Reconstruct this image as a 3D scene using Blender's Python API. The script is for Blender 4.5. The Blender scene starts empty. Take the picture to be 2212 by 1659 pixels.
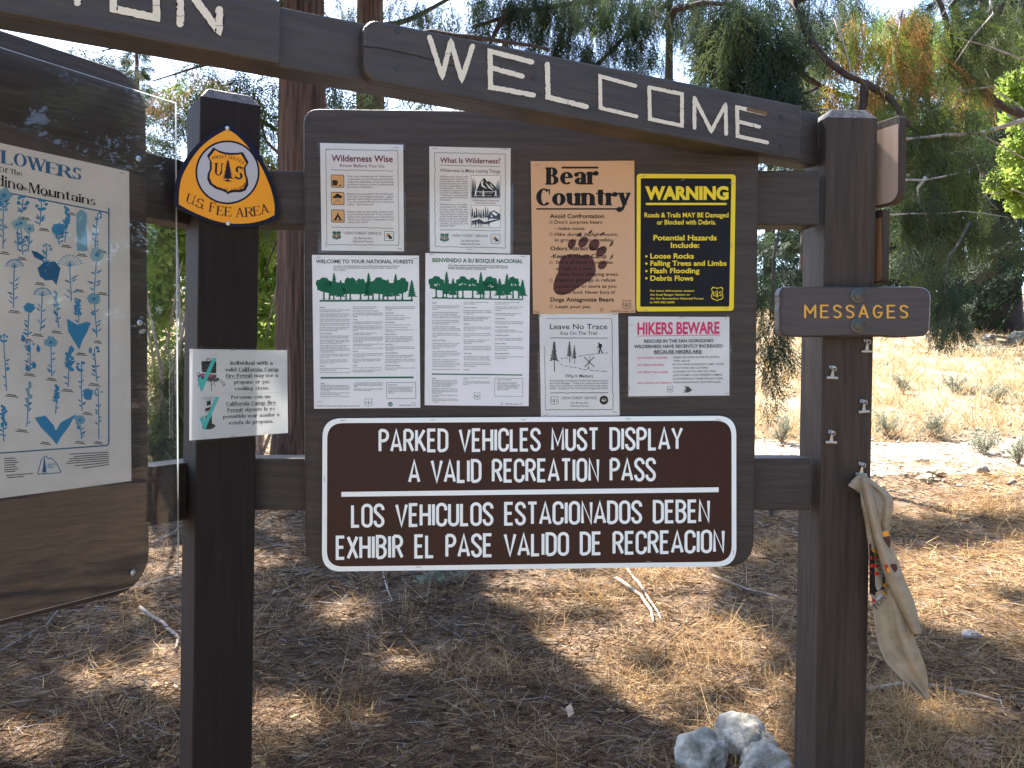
import bpy, bmesh, math, random
import numpy as np
from mathutils import Vector, Matrix, noise
from math import sin, cos, pi, radians as rad
random.seed(7); RNG = np.random.default_rng(7)
scene = bpy.context.scene
COL = scene.collection

# ------------------------------------------------------------------ camera
CAM = Vector((0, 0, 1.55)); F = 1840.0            # focal length in units of a 2212-pixel wide picture
PITCH, ROLL = rad(-1.37), rad(0.2)
cd = bpy.data.cameras.new('camera'); cam = bpy.data.objects.new('camera', cd); COL.objects.link(cam)
cd.sensor_width = 36.0; cd.lens = 36.0 * F / 2212.0; cd.clip_end = 2000; cd.clip_start = 0.05
cam.location = CAM
CR = (Matrix.Rotation(PITCH, 3, 'X') @ Matrix.Rotation(rad(90), 3, 'X')) @ Matrix.Rotation(ROLL, 3, 'Z')
cam.rotation_euler = CR.to_euler()
scene.camera = cam
# ------------------------------------------------------------------ sky, sun, exposure
SUN_EL = rad(52); SUN_AZ = rad(-27)                # azimuth from straight ahead (+y), negative = to the left
sd = Vector((sin(SUN_AZ) * cos(SUN_EL), cos(SUN_AZ) * cos(SUN_EL), sin(SUN_EL)))
w = bpy.data.worlds.new('World'); scene.world = w; w.use_nodes = True
nt = w.node_tree; nt.nodes.clear()
out = nt.nodes.new('ShaderNodeOutputWorld'); bg = nt.nodes.new('ShaderNodeBackground')
sky = nt.nodes.new('ShaderNodeTexSky'); sky.sky_type = 'NISHITA'; sky.sun_disc = False
sky.sun_elevation = SUN_EL; sky.sun_rotation = SUN_AZ; sky.altitude = 1800; sky.dust_density = 3.5
nt.links.new(sky.outputs[0], bg.inputs[0]); bg.inputs[1].default_value = 0.105
nt.links.new(bg.outputs[0], out.inputs[0])
sl = bpy.data.lights.new('sun', 'SUN'); sl.energy = 5.0; sl.angle = rad(0.5); sl.color = (1, .93, .82)
so = bpy.data.objects.new('sun', sl); COL.objects.link(so)
so.rotation_euler = (-sd).to_track_quat('-Z', 'Y').to_euler(); so.location = sd * 50
vs = scene.view_settings; vs.view_transform = 'Standard'; vs.look = 'None'; vs.gamma = 1; vs.exposure = 2.65
scene.cycles.max_bounces = 8; scene.cycles.transparent_max_bounces = 12

# ------------------------------------------------------------------ helpers
def srgb(r, g, b):
    f = lambda c: (c / 255 / 12.92) if c <= 10 else ((c / 255 + .055) / 1.055) ** 2.4
    return (f(r), f(g), f(b))
MATS = {}
def mat(name, col, rough=.6, metal=0., var=0., scale=(8, 8, 8), bump=0., bscale=None, trans=0., spec=.5, det=5, col2=None, lo=.35, hi=.65):
    if name in MATS: return MATS[name]
    m = bpy.data.materials.new(name); m.use_nodes = True; n = m.node_tree; b = n.nodes['Principled BSDF']
    b.inputs['Base Color'].default_value = (*col, 1); b.inputs['Roughness'].default_value = rough
    b.inputs['Metallic'].default_value = metal; b.inputs['Specular IOR Level'].default_value = spec
    tc = n.nodes.new('ShaderNodeTexCoord')
    def nz(sc, d):
        mp = n.nodes.new('ShaderNodeMapping'); mp.inputs['Scale'].default_value = sc
        n.links.new(tc.outputs['Object'], mp.inputs[0]); t = n.nodes.new('ShaderNodeTexNoise')
        t.inputs['Scale'].default_value = 1; t.inputs['Detail'].default_value = d
        t.inputs['Roughness'].default_value = .62
        n.links.new(mp.outputs[0], t.inputs['Vector']); return t
    if var or col2:
        t = nz(scale, det); r = n.nodes.new('ShaderNodeValToRGB')
        r.color_ramp.elements[0].position = lo; r.color_ramp.elements[1].position = hi
        c2 = col2 or tuple(min(1, c * (1 + var)) for c in col)
        r.color_ramp.elements[0].color = (*(c * (1 - var) for c in col), 1); r.color_ramp.elements[1].color = (*c2, 1)
        n.links.new(t.outputs[0], r.inputs[0]); n.links.new(r.outputs[0], b.inputs['Base Color'])
    if bump:
        t = nz(bscale or scale, 8); bp = n.nodes.new('ShaderNodeBump'); bp.inputs['Strength'].default_value = bump
        bp.inputs['Distance'].default_value = .01
        n.links.new(t.outputs[0], bp.inputs['Height']); n.links.new(bp.outputs[0], b.inputs['Normal'])
    if trans:
        tr = n.nodes.new('ShaderNodeBsdfTranslucent'); mx = n.nodes.new('ShaderNodeMixShader'); mx.inputs[0].default_value = trans
        if b.inputs['Base Color'].links: n.links.new(b.inputs['Base Color'].links[0].from_socket, tr.inputs[0])
        else: tr.inputs[0].default_value = (*col, 1)
        n.links.new(b.outputs[0], mx.inputs[1]); n.links.new(tr.outputs[0], mx.inputs[2])
        n.links.new(mx.outputs[0], n.nodes['Material Output'].inputs[0])
    MATS[name] = m; return m
def clear_mat(name, ior=1.45, rough=.02, tint=.97, film=0.):
    m = bpy.data.materials.new(name); m.use_nodes = True; n = m.node_tree; n.nodes.clear()
    o = n.nodes.new('ShaderNodeOutputMaterial'); tr = n.nodes.new('ShaderNodeBsdfTransparent'); tr.inputs[0].default_value = (tint, tint, tint, 1)
    g = n.nodes.new('ShaderNodeBsdfGlossy'); g.inputs['Roughness'].default_value = rough
    fr = n.nodes.new('ShaderNodeFresnel'); fr.inputs[0].default_value = ior
    mx = n.nodes.new('ShaderNodeMixShader'); n.links.new(fr.outputs[0], mx.inputs[0])
    last = tr
    if film:
        d = n.nodes.new('ShaderNodeBsdfDiffuse'); d.inputs[0].default_value = (.8, .8, .78, 1)
        t = n.nodes.new('ShaderNodeTexNoise'); t.inputs['Scale'].default_value = 14; t.inputs['Detail'].default_value = 8
        mm = n.nodes.new('ShaderNodeMath'); mm.operation = 'MULTIPLY'; mm.inputs[1].default_value = film * 2
        n.links.new(t.outputs[0], mm.inputs[0])
        m2 = n.nodes.new('ShaderNodeMixShader'); n.links.new(mm.outputs[0], m2.inputs[0]); n.links.new(tr.outputs[0], m2.inputs[1]); n.links.new(d.outputs[0], m2.inputs[2]); last = m2
    n.links.new(last.outputs[0], mx.inputs[1]); n.links.new(g.outputs[0], mx.inputs[2]); n.links.new(mx.outputs[0], o.inputs[0])
    MATS[name] = m; return m

WL = {}                                             # world position of each object's origin
def tag(o, label=None, cat=None, group=None, kind=None):
    if label: o['label'] = label
    if cat: o['category'] = cat
    if group: o['group'] = group
    if kind: o['kind'] = kind
    return o
def thing(name, loc, label, cat, group=None):
    o = bpy.data.objects.new(name, None); COL.objects.link(o); o.location = loc; o.empty_display_size = .1
    WL[o.name] = Vector(loc); return tag(o, label, cat, group)
def mk(name, verts, faces, mats, parent=None, loc=None, midx=None, smooth=False):
    """one mesh object from world-space verts; origin at the parent's origin or at loc"""
    org = WL[parent.name] if parent else Vector(loc if loc is not None else (0, 0, 0))
    v = np.asarray(verts, dtype=np.float64) - np.array(org)
    me = bpy.data.meshes.new(name)
    if isinstance(faces, np.ndarray):
        k = faces.shape[1]; nf = len(faces)
        me.vertices.add(len(v)); me.vertices.foreach_set('co', v.astype(np.float32).ravel())
        me.loops.add(nf * k); me.loops.foreach_set('vertex_index', faces.astype(np.int32).ravel())
        me.polygons.add(nf); me.polygons.foreach_set('loop_start', np.arange(0, nf * k, k, dtype=np.int32))
    else:
        me.from_pydata([tuple(p) for p in v], [], faces)
    for m in (mats if isinstance(mats, (list, tuple)) else [mats]): me.materials.append(m)
    if midx is not None: me.polygons.foreach_set('material_index', np.asarray(midx, dtype=np.int32))
    if smooth: me.polygons.foreach_set('use_smooth', np.ones(len(me.polygons), dtype=bool))
    me.update(); me.validate()
    o = bpy.data.objects.new(name, me); COL.objects.link(o)
    if parent: o.parent = parent
    else: o.location = org
    WL[o.name] = org
    return o
class MB:                                           # collects shapes of one mesh
    def __init__(s): s.v = []; s.f = []; s.m = []
    def add(s, v, f, mi=0):
        k = len(s.v); s.v += [tuple(p) for p in v]; s.f += [tuple(i + k for i in q) for q in f]; s.m += [mi] * len(f); return s
    def prism(s, outline, ext, mi=0, side=None, bev=0):
        """closed solid: outline (3d ring) swept by ext; bev insets the front ring"""
        o = [Vector(p) for p in outline]; n = len(o); e = Vector(ext); c = sum(o, Vector()) / n
        if bev:
            fr = [p + (c - p).normalized() * bev for p in o]; b0 = [p + e.normalized() * bev for p in o]; bk = [p + e for p in o]
            k = len(s.v); s.v += [tuple(p) for p in fr + b0 + bk]
            s.f.append(tuple(range(k, k + n))); s.m.append(mi)
            for r in (0, 1):
                for i in range(n):
                    j = (i + 1) % n; s.f.append((k + r * n + i, k + r * n + n + i, k + r * n + n + j, k + r * n + j)); s.m.append(mi if side is None else side)
            s.f.append(tuple(k + 2 * n + n - 1 - i for i in range(n))); s.m.append(mi)
            return s
        k = len(s.v); s.v += [tuple(p) for p in o] + [tuple(p + e) for p in o]
        s.f.append(tuple(range(k, k + n))); s.m.append(mi); s.f.append(tuple(k + n + n - 1 - i for i in range(n))); s.m.append(mi)
        for i in range(n):
            j = (i + 1) % n; s.f.append((k + i, k + n + i, k + n + j, k + j)); s.m.append(mi if side is None else side)
        return s
    def box(s, c, ax, ay, az, mi=0):
        c = Vector(c); ax = Vector(ax); ay = Vector(ay); az = Vector(az)
        return s.prism([c - ax - ay - az, c + ax - ay - az, c + ax - ay + az, c - ax - ay + az], ay * 2, mi)
    def tube(s, pts, rads, seg=7, mi=0, cap=True):
        pts = [Vector(p) for p in pts]; n = len(pts); k = len(s.v); up = Vector((.13, .21, 1)).normalized()
        for i, p in enumerate(pts):
            d = (pts[min(i + 1, n - 1)] - pts[max(i - 1, 0)])
            d = d.normalized() if d.length > 1e-9 else Vector((0, 0, 1))
            a = d.cross(up); a = a.normalized() if a.length > .05 else d.cross(Vector((1, 0, 0))).normalized(); b = d.cross(a)
            r = rads[i] if hasattr(rads, '__len__') else rads
            for j in range(seg):
                t = 2 * pi * j / seg; s.v.append(tuple(p + a * (r * cos(t)) + b * (r * sin(t))))
        for i in range(n - 1):
            for j in range(seg):
                q = (j + 1) % seg; s.f.append((k + i * seg + j, k + i * seg + q, k + (i + 1) * seg + q, k + (i + 1) * seg + j)); s.m.append(mi)
        if cap:
            s.f.append(tuple(k + seg - 1 - j for j in range(seg))); s.f.append(tuple(k + (n - 1) * seg + j for j in range(seg))); s.m += [mi, mi]
        return s
    def disc(s, c, nrm, r, h, seg=20, mi=0, dome=0.):
        c = Vector(c); nrm = Vector(nrm).normalized(); a = nrm.cross(Vector((0, 0, 1))).normalized(); b = a.cross(nrm)
        rings = [(r, 0), (r, h)] + ([(r * cos(t), h + dome * sin(t)) for t in (.5, .9, 1.25)] if dome else [])
        k = len(s.v)
        for rr, hh in rings:
            for j in range(seg):
                t = 2 * pi * j / seg; s.v.append(tuple(c + nrm * hh + a * (rr * cos(t)) + b * (rr * sin(t))))
        for i in range(len(rings) - 1):
            for j in range(seg):
                q = (j + 1) % seg; s.f.append((k + i * seg + j, k + i * seg + q, k + (i + 1) * seg + q, k + (i + 1) * seg + j)); s.m.append(mi)
        s.f.append(tuple(k + (len(rings) - 1) * seg + j for j in range(seg))); s.m.append(mi); return s
    def build(s, name, mats, parent=None, loc=None, smooth=False, bevel=0, fix=True):
        o = mk(name, s.v, s.f, mats, parent, loc, s.m, smooth)
        if fix:
            bm = bmesh.new(); bm.from_mesh(o.data); bmesh.ops.recalc_face_normals(bm, faces=bm.faces); bm.to_mesh(o.data); bm.free()
        if bevel:
            b = o.modifiers.new('bevel', 'BEVEL'); b.width = bevel; b.segments = 2; b.limit_method = 'ANGLE'; b.angle_limit = rad(40)
        return o

RX, RY, RZ = [Vector(CR.col[i]) for i in range(3)]
def ray(px, py): return (RX * ((px - 1106) / F) + RY * ((829.5 - py) / F) - RZ)
def at(px, py, Y): d = ray(px, py); return CAM + d * (Y / d.y)
class Plane:
    def __init__(s, p, ang):                        # vertical plane through p, turned by ang (right end away from the camera)
        s.p = Vector((p[0], p[1], 0)); s.u = Vector((cos(ang), sin(ang), 0)); s.n = Vector((sin(ang), -cos(ang), 0))
    def hit(s, px, py, off=0.):
        d = ray(px, py); q = s.p + s.n * off; t = (q - CAM).dot(s.n) / d.dot(s.n); return CAM + d * t
    def sh(s, px, py, off=0.): h = s.hit(px, py, off); return ((h - s.p).dot(s.u), h.z)
    def P(s, a, z, off=0.): return s.p + s.u * a + s.n * off + Vector((0, 0, z))
def rq(c, r, n=6):                                  # rounded polygon in pixels
    o = []
    for i in range(len(c)):
        p = Vector(c[i]); a = Vector(c[i - 1]); b = Vector(c[(i + 1) % len(c)])
        rr = r[i] if hasattr(r, '__len__') else r
        p0 = p + (a - p).normalized() * rr; p1 = p + (b - p).normalized() * rr
        for k in range(n + 1):
            t = k / n; o.append(tuple(p0 * (1 - t) ** 2 + p * 2 * t * (1 - t) + p1 * t * t))
    return o
def srect(pl, s0, s1, z0, z1, r, off, n=7):        # rounded rectangle in a plane's own metres
    o = []
    for cx, cz, a0 in ((s1 - r, z1 - r, 0), (s0 + r, z1 - r, 90), (s0 + r, z0 + r, 180), (s1 - r, z0 + r, 270)):
        for k in range(n + 1):
            t = rad(a0 + 90 * k / n); o.append(pl.P(cx + r * cos(t), cz + r * sin(t), off))
    return o

BOARD = Plane((0.0, 2.20), rad(3.7))
WING = Plane((-.428 * 2.02, 2.02), rad(60))
BEAM = Plane((.842, 2.33), rad(32))
LP_A = rad(33); RP_A = rad(4)
LPOST = Plane(tuple(at(424, 900, 2.08))[:2], LP_A)
RPOST = Plane(tuple(at(1769, 900, 2.30))[:2], RP_A)

# ------------------------------------------------------------------ lettering
class Reg:                                          # a cut-out of the photograph used as ruler
    def __init__(s, x0, y0, x1, W=2212): s.x, s.y, s.k = x0, y0, (x1 - x0) / W
    def __call__(s, zx, zy): return ((s.x + zx * s.k) / 1.82278, (s.y + zy * s.k) / 1.82278)
QUEUE = []
class Print:
    def __init__(s, plane, reg, off): s.pl, s.r, s.off = plane, reg, off; s.parts = {}; s.cur = 'lettering'; s.k = 0; s.layer = 0
    def part(s, name): s.cur = name; return s
    def poly(s, pts, col, lift=None):
        d = s.parts.setdefault(s.cur, {'v': [], 'f': [], 'm': [], 'mats': []})
        if col not in d['mats']: d['mats'].append(col)
        s.k += 1
        if lift is None: lift = .00025 + (s.k % 12) * .00001 + s.layer * .00013
        k = len(d['v'])
        for x, y in pts: d['v'].append(s.pl.hit(*s.r(x, y), s.off + lift))
        d['f'].append(tuple(range(k, k + len(pts)))); d['m'].append(d['mats'].index(col))
    def mesh(s, pts, faces, col):
        d = s.parts.setdefault(s.cur, {'v': [], 'f': [], 'm': [], 'mats': []})
        if col not in d['mats']: d['mats'].append(col)
        s.k += 1; lift = .00025 + (s.k % 12) * .00001 + s.layer * .00013; k = len(d['v'])
        for x, y in pts: d['v'].append(s.pl.hit(*s.r(x, y), s.off + lift))
        d['f'] += [tuple(i + k for i in f) for f in faces]; d['m'] += [d['mats'].index(col)] * len(faces)
    def rect(s, x0, y0, x1, y1, col): s.poly([(x0, y0), (x1, y0), (x1, y1), (x0, y1)], col)
    def ell(s, cx, cy, rx, ry, col, ang=0, n=20, jit=0):
        a = rad(ang); p = []
        for i in range(n):
            t = 2 * pi * i / n; q = 1 + (random.random() - .5) * jit; x, y = rx * q * cos(t), ry * q * sin(t); p.append((cx + x * cos(a) - y * sin(a), cy + x * sin(a) + y * cos(a)))
        s.poly(p, col)
    def line(s, pts, wd, col, closed=False, jit=0, rnd=False):
        for f in stroke(pts, wd, closed, jit, rnd): s.poly(f, col)
    def wavy(s, p0, p1, col, wd=5, amp=4, step=14):
        L = math.hypot(p1[0] - p0[0], p1[1] - p0[1]); n = max(2, int(L / step)); nx, ny = -(p1[1] - p0[1]) / L, (p1[0] - p0[0]) / L
        pts = []
        for i in range(n + 1):
            t = i / n; o = amp * (random.random() - .5) * 2; pts.append((p0[0] + (p1[0] - p0[0]) * t + nx * o, p0[1] + (p1[1] - p0[1]) * t + ny * o))
        v = []; f = []
        for i, (x, y) in enumerate(pts): v += [(x - nx * wd / 2, y - ny * wd / 2), (x + nx * wd / 2, y + ny * wd / 2)]
        for i in range(n): f.append((2 * i, 2 * i + 2, 2 * i + 3, 2 * i + 1))
        s.mesh(v, f, col)
    def text(s, t, x0, x1, yb, cap, col, bold=0., yb1=None, ang=None, xh=1.):
        QUEUE.append((s, s.cur, s.layer, t, x0, x1, yb, yb if yb1 is None else yb1, cap, col, bold, ang))
    def glyphs(s, t, x0, x1, yb, cap, col, font, yb1=None, cap1=None, gap=.16):
        adv = 0; items = []
        for c in t:
            if c == ' ': adv += .42; continue
            wd, pol = font(c); items.append((adv, pol)); adv += wd + gap
        adv -= gap; k = (x1 - x0) / adv; yb1 = yb if yb1 is None else yb1; cap1 = cap if cap1 is None else cap1
        for a, pol in items:
            for p in pol:
                q = []
                for x, y in p:
                    X = (a + x) / adv; q.append((x0 + (a + x) * k, yb + (yb1 - yb) * X - y * (cap + (cap1 - cap) * X)))
                s.poly(q, col)
    def glyph(s, c, cx, yb, cap, kx, ang, col, font):
        wd, pol = font(c); a = rad(ang)
        for p in pol:
            q = []
            for x, y in p:
                X, Y = (x - wd / 2) * kx, -y * cap; q.append((cx + X * cos(a) - Y * sin(a), yb + X * sin(a) + Y * cos(a)))
            s.poly(q, col)
    def build(s, parent):
        for name, d in s.parts.items(): mk(name.split('|')[0], d['v'], d['f'], [inks(c) for c in d['mats']], parent, None, d['m'])
INK = {'maroon': srgb(105, 38, 62), 'plum': srgb(84, 50, 78), 'pale': srgb(88, 66, 92), 'teal': srgb(60, 95, 95), 'black': srgb(24, 24, 27),
       'green': srgb(22, 92, 66), 'dgreen': srgb(28, 70, 58), 'tan': srgb(216, 168, 112), 'sand': srgb(190, 150, 112), 'yellow': srgb(222, 196, 50), 'white': (.78, .78, .78), 'bearbrown': srgb(82, 50, 44),
       'pink': srgb(206, 62, 112), 'grey': srgb(62, 62, 66), 'signwhite': srgb(232, 236, 232), 'signbrown': srgb(54, 31, 26), 'amber': srgb(228, 152, 40), 'navy': srgb(20, 22, 42),
       'aqua': srgb(60, 176, 172), 'blue': srgb(30, 100, 150), 'sky': srgb(52, 140, 190), 'haze': srgb(120, 170, 195), 'mist': srgb(150, 185, 200), 'routed': (.66, .605, .49), 'gold': srgb(214, 160, 66), 'chip': srgb(46, 40, 38), 'bare': srgb(110, 88, 64),
       'lightgrey': srgb(175, 175, 180), 'red': srgb(190, 45, 30), 'olive': srgb(120, 125, 62), 'rust': srgb(150, 90, 60), 'cloudwhite': (.8, .8, .8)}
def inks(c): return mat('ink_' + c, INK[c], rough=.38 if c in ('signwhite', 'signbrown', 'yellow', 'amber', 'navy') else .6, spec=.18, trans=0)
def stroke(pts, wd, closed=False, jit=0, rnd=False):
    P = [Vector(p) for p in pts]; n = len(P); L = []; R = []; out = []
    if jit:                                         # resample so that the edge can wander
        Q = []
        for i in range(n - 1):
            m = max(1, int((P[i + 1] - P[i]).length / (wd * .33)))
            Q += [P[i].lerp(P[i + 1], j / m) for j in range(m)]
        P = Q + [P[-1]]; n = len(P)
    for i in range(n):
        a = P[i - 1] if (i or closed) else P[i]; b = P[(i + 1) % n] if (i < n - 1 or closed) else P[i]
        d0 = (P[i] - a); d1 = (b - P[i])
        d0 = d0.normalized() if d0.length > 1e-6 else d1.normalized(); d1 = d1.normalized() if d1.length > 1e-6 else d0
        n0 = Vector((-d0.y, d0.x)); n1 = Vector((-d1.y, d1.x)); m = n0 + n1
        m = m.normalized() if m.length > 1e-4 else n0
        k = min(1.5, 1 / max(.2, m.dot(n0)))
        jl = 1 + (random.random() - .5) * jit; jr = 1 + (random.random() - .5) * jit
        L.append(P[i] + m * (wd / 2 * k * jl)); R.append(P[i] - m * (wd / 2 * k * jr))
    for i in range(n if closed else n - 1):
        j = (i + 1) % n; out.append([tuple(L[i]), tuple(L[j]), tuple(R[j]), tuple(R[i])])
    if rnd:
        for p in (P[0], P[-1]): out.append([(p.x + wd * .49 * cos(2 * pi * t / 14), p.y + wd * .49 * sin(2 * pi * t / 14)) for t in range(14)])
    return out
def A(cx, cy, rx, ry, a0, a1, n=9): return [(cx + rx * cos(rad(a0 + (a1 - a0) * i / n)), cy + ry * sin(rad(a0 + (a1 - a0) * i / n))) for i in range(n + 1)]
def road_glyph(c):
    S = {'P': (.35, [[(0, 0), (0, 1)], [(0, 1), (.15, 1)] + A(.15, .75, .19, .25, 90, -90) + [(0, .5)]]),
         'A': (.42, [[(0, 0), (.21, 1), (.42, 0)], [(.07, .27), (.35, .27)]]),
         'R': (.36, [[(0, 0), (0, 1)], [(0, 1), (.15, 1)] + A(.15, .75, .19, .25, 90, -90) + [(0, .5)], [(.17, .5), (.36, 0)]]),
         'K': (.37, [[(0, 0), (0, 1)], [(0, .33), (.34, 1)], [(.12, .52), (.37, 0)]]),
         'E': (.3, [[(.3, 1), (0, 1), (0, 0), (.3, 0)], [(0, .52), (.26, .52)]]),
         'D': (.35, [[(0, 0), (0, 1), (.13, 1)] + A(.13, .77, .22, .23, 90, 0) + A(.13, .23, .22, .23, 0, -90) + [(0, 0)]]),
         'V': (.42, [[(0, 1), (.21, 0), (.42, 1)]]), 'H': (.36, [[(0, 0), (0, 1)], [(.36, 0), (.36, 1)], [(0, .51), (.36, .51)]]),
         'I': (.02, [[(.01, 0), (.01, 1)]]), 'L': (.28, [[(0, 1), (0, 0), (.28, 0)]]),
         'C': (.35, [[(.35, .71)] + A(.175, .8, .175, .2, 0, 180) + A(.175, .2, .175, .2, 180, 360) + [(.35, .29)]]),
         'G': (.35, [[(.35, .75)] + A(.175, .8, .175, .2, 0, 180) + A(.175, .2, .175, .2, 180, 360) + [(.35, .46), (.2, .46)]]),
         'S': (.34, [[(.34, .76)] + A(.17, .79, .17, .21, 0, 180) + [(.02, .68), (.3, .36)] + A(.17, .21, .17, .21, 20, -180) + [(0, .25)]]),
         'M': (.46, [[(0, 0), (0, 1), (.23, .25), (.46, 1), (.46, 0)]]), 'N': (.37, [[(0, 0), (0, 1), (.37, 0), (.37, 1)]]),
         'U': (.35, [[(0, 1)] + A(.175, .2, .175, .2, 180, 360) + [(.35, 1)]]), 'T': (.36, [[(0, 1), (.36, 1)], [(.18, 1), (.18, 0)]]),
         'Y': (.4, [[(0, 1), (.2, .45), (.4, 1)], [(.2, .45), (.2, 0)]]), 'X': (.38, [[(0, 1), (.38, 0)], [(0, 0), (.38, 1)]]),
         'B': (.35, [[(0, 0), (0, 1), (.14, 1)] + A(.14, .77, .19, .23, 90, -90) + [(0, .54)], [(.1, .54)] + A(.14, .27, .2, .27, 90, -90) + [(0, 0)]]),
         'O': (.36, [A(.18, .8, .18, .2, 0, 180) + A(.18, .2, .18, .2, 180, 360) + [(.36, .8)]])}
    wd, st = S[c]; m = .066; sw = .126; o = []
    for q in st:
        for f in stroke([(x, (m + y * (1 - 2 * m)) * 1.0) for x, y in q], sw): o.append(f)
    return wd + sw * .6, [[(x + sw * .3, y) for x, y in f] for f in o]
def serif_font(T=.15, t=.05, X=.66, e=.07, wk=1.):
    def ring(cx, cy, rx, ry, a0, a1, Tk=T, tk=t, n=None):
        n = n or max(4, int(abs(a1 - a0) / 20)); o = []
        for i in range(n):
            u0, u1 = rad(a0 + (a1 - a0) * i / n), rad(a0 + (a1 - a0) * (i + 1) / n)
            o.append([(cx + rx * cos(u0), cy + ry * sin(u0)), (cx + rx * cos(u1), cy + ry * sin(u1)), (cx + (rx - Tk) * cos(u1), cy + (ry - tk) * sin(u1)), (cx + (rx - Tk) * cos(u0), cy + (ry - tk) * sin(u0))])
        return o
    def R(x0, y0, x1, y1): return [[(x0, y0), (x1, y0), (x1, y1), (x0, y1)]]
    def V(x, y0, y1, bot=1, top=0):
        o = R(x, y0, x + T, y1)
        if bot: o += R(x - e, y0, x + T + e, y0 + t)
        if top == 2: o += R(x - e, y1 - t, x + T + e, y1)
        if top == 1: o += [[(x - e * 1.3, y1 - t * 1.6), (x, y1 - t * 2.4), (x + T, y1), (x, y1)]]
        return o
    def D(x0, y0, x1, y1, wd): return [[(x0, y0), (x0 + wd, y0), (x1 + wd, y1), (x1, y1)]]
    def dot(cx, cy, r): return [[(cx + r * cos(i * pi / 6), cy + r * sin(i * pi / 6)) for i in range(12)]]
    def f(c):
        h = X; o = []; w = .5
        if c in 'nhmur':
            rx = .26 + T * .3
            if c == 'u':
                w = 2 * rx; o = V(0, .24, h, 0, 1) + ring(rx, .27, rx, .27, 180, 330) + V(w - T, 0, h, 0, 1) + R(w - T, 0, w + e, t)
            elif c == 'r':
                w = T + .3; o = V(0, 0, h, 1, 1) + ring(T + .14, h - .24, .2, .24, 60, 170) + dot(T + .2, h - .1, T * .55)
            else:
                w = 2 * rx; o = V(0, 0, 1.06 if c == 'h' else h, 1, 1) + ring(rx, h - .28, rx, .28, 0, 150) + V(w - T, 0, h - .27, 1)
                if c == 'm': o += ring(w - T + rx, h - .28, rx, .28, 0, 150) + V(2 * w - 2 * T, 0, h - .27, 1); w = 2 * w - T
        elif c in 'ocedpg':
            rx = .27 + T * .3; w = 2 * rx; ry = h / 2
            if c == 'o': o = ring(rx, ry, rx, ry, 0, 360)
            if c == 'c': o = ring(rx, ry, rx, ry, 50, 312) + dot(rx * 1.6, ry * 1.55, T * .5); w *= .92
            if c == 'e': o = ring(rx, ry, rx, ry, 5, 315) + R(T * .7, ry, w - T * .3, ry + t)
            if c == 'd': o = ring(rx, ry, rx, ry, 40, 320) + V(w - T, 0, 1.06, 0, 1) + R(w - T, 0, w + e, t)
            if c == 'p': o = V(0, -.32, h, 1, 1) + ring(rx, ry, rx, ry, -150, 150)
            if c == 'g': o = ring(rx * .95, h * .62, rx * .8, h * .38, 0, 360, T * .8) + ring(rx, -.12, rx, .2, 0, 360, T * .6) + D(.1, .02, .15, h * .3, T * .6) + R(w * .7, h - .08, w + .02, h)
        elif c == 'a': w = .5 + T * .4; o = V(w - T, 0, h - .2, 0) + R(w - T, 0, w + e, t) + ring(w * .5, h - .24, w * .5, .24, 0, 140) + ring(w * .46, .2, w * .46, .2, 60, 350) + dot(.1, h - .17, T * .5)
        elif c == 's': w = .42 + T * .3; o = ring(w / 2, h * .735, w * .46, h * .265, 25, 255, T * .8, t * 1.5) + ring(w / 2, h * .28, w * .5, h * .28, 75, -155, T * .8, t * 1.5)
        elif c == 'i': w = T; o = V(0, 0, h, 1, 1) + dot(T / 2, h + .2, T * .62)
        elif c == 'l': w = T; o = V(0, 0, 1.06, 1, 1)
        elif c == 'k': w = .55; o = V(0, 0, 1.06, 1, 1) + D(T * .6, .22, .32, h, t * 1.6) + R(.26, h - t, .54, h) + D(.42, 0, .2, h * .55, T) + R(.36, 0, .62, t)
        elif c == 't': w = .36 + T * .3; o = V(.09, .14, .92, 0) + R(0, h - t, w, h) + ring(.09 + .18, .19, .18, .19, 180, 320)
        elif c == 'f': w = .4; o = V(.08, 0, .85, 1) + R(0, h - t, .38, h) + ring(.08 + .2, .82, .2, .24, 60, 180) + dot(.38, .95, T * .5)
        elif c in 'vwy':
            w = .58; o = D(0, h, .22, 0, T) + D(w - .09, h, .22 + T * .3, 0, t * 1.5) + R(-e, h - t, T + e, h) + R(w - .18, h - t, w + e, h)
            if c == 'y': o = D(0, h, .2, .04, T) + D(w - .09, h, .1, -.3, t * 1.8) + R(-e, h - t, T + e, h) + R(w - .2, h - t, w + e, h) + dot(.06, -.24, T * .6)
            if c == 'w': o += D(.36, h, .58, 0, T) + D(w + .3, h, .58 + T * .3, 0, t * 1.5) + R(w + .16, h - t, w + .42, h); w += .36
        elif c == 'I': w = T; o = V(0, 0, 1, 1, 2)
        elif c == 'L': w = .55; o = V(0, 0, 1, 1, 2) + R(0, 0, .55, t) + [[(.47, t), (.55, 0), (.58, .27)]]
        elif c in 'FE': w = .56; o = V(0, 0, 1, 1, 2) + R(0, 1 - t, .52, 1) + [[(.44, 1 - t), (.54, 1), (.54, .76)]] + R(T, .5, .4, .5 + t) + R(.36, .42, .4, .64) + ((R(0, 0, .55, t) + [[(.47, t), (.56, 0), (.59, .27)]]) if c == 'E' else [])
        elif c in 'PRB':
            w = .6; o = V(0, 0, 1, 1, 2) + R(0, 1 - t, .32, 1) + ring(.32, .74, .28, .26, 90, -90) + R(T, .48, .34, .48 + t)
            if c == 'R': o += D(.52, 0, .26, .5, T) + R(.5, 0, .78, t); w = .68
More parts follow.
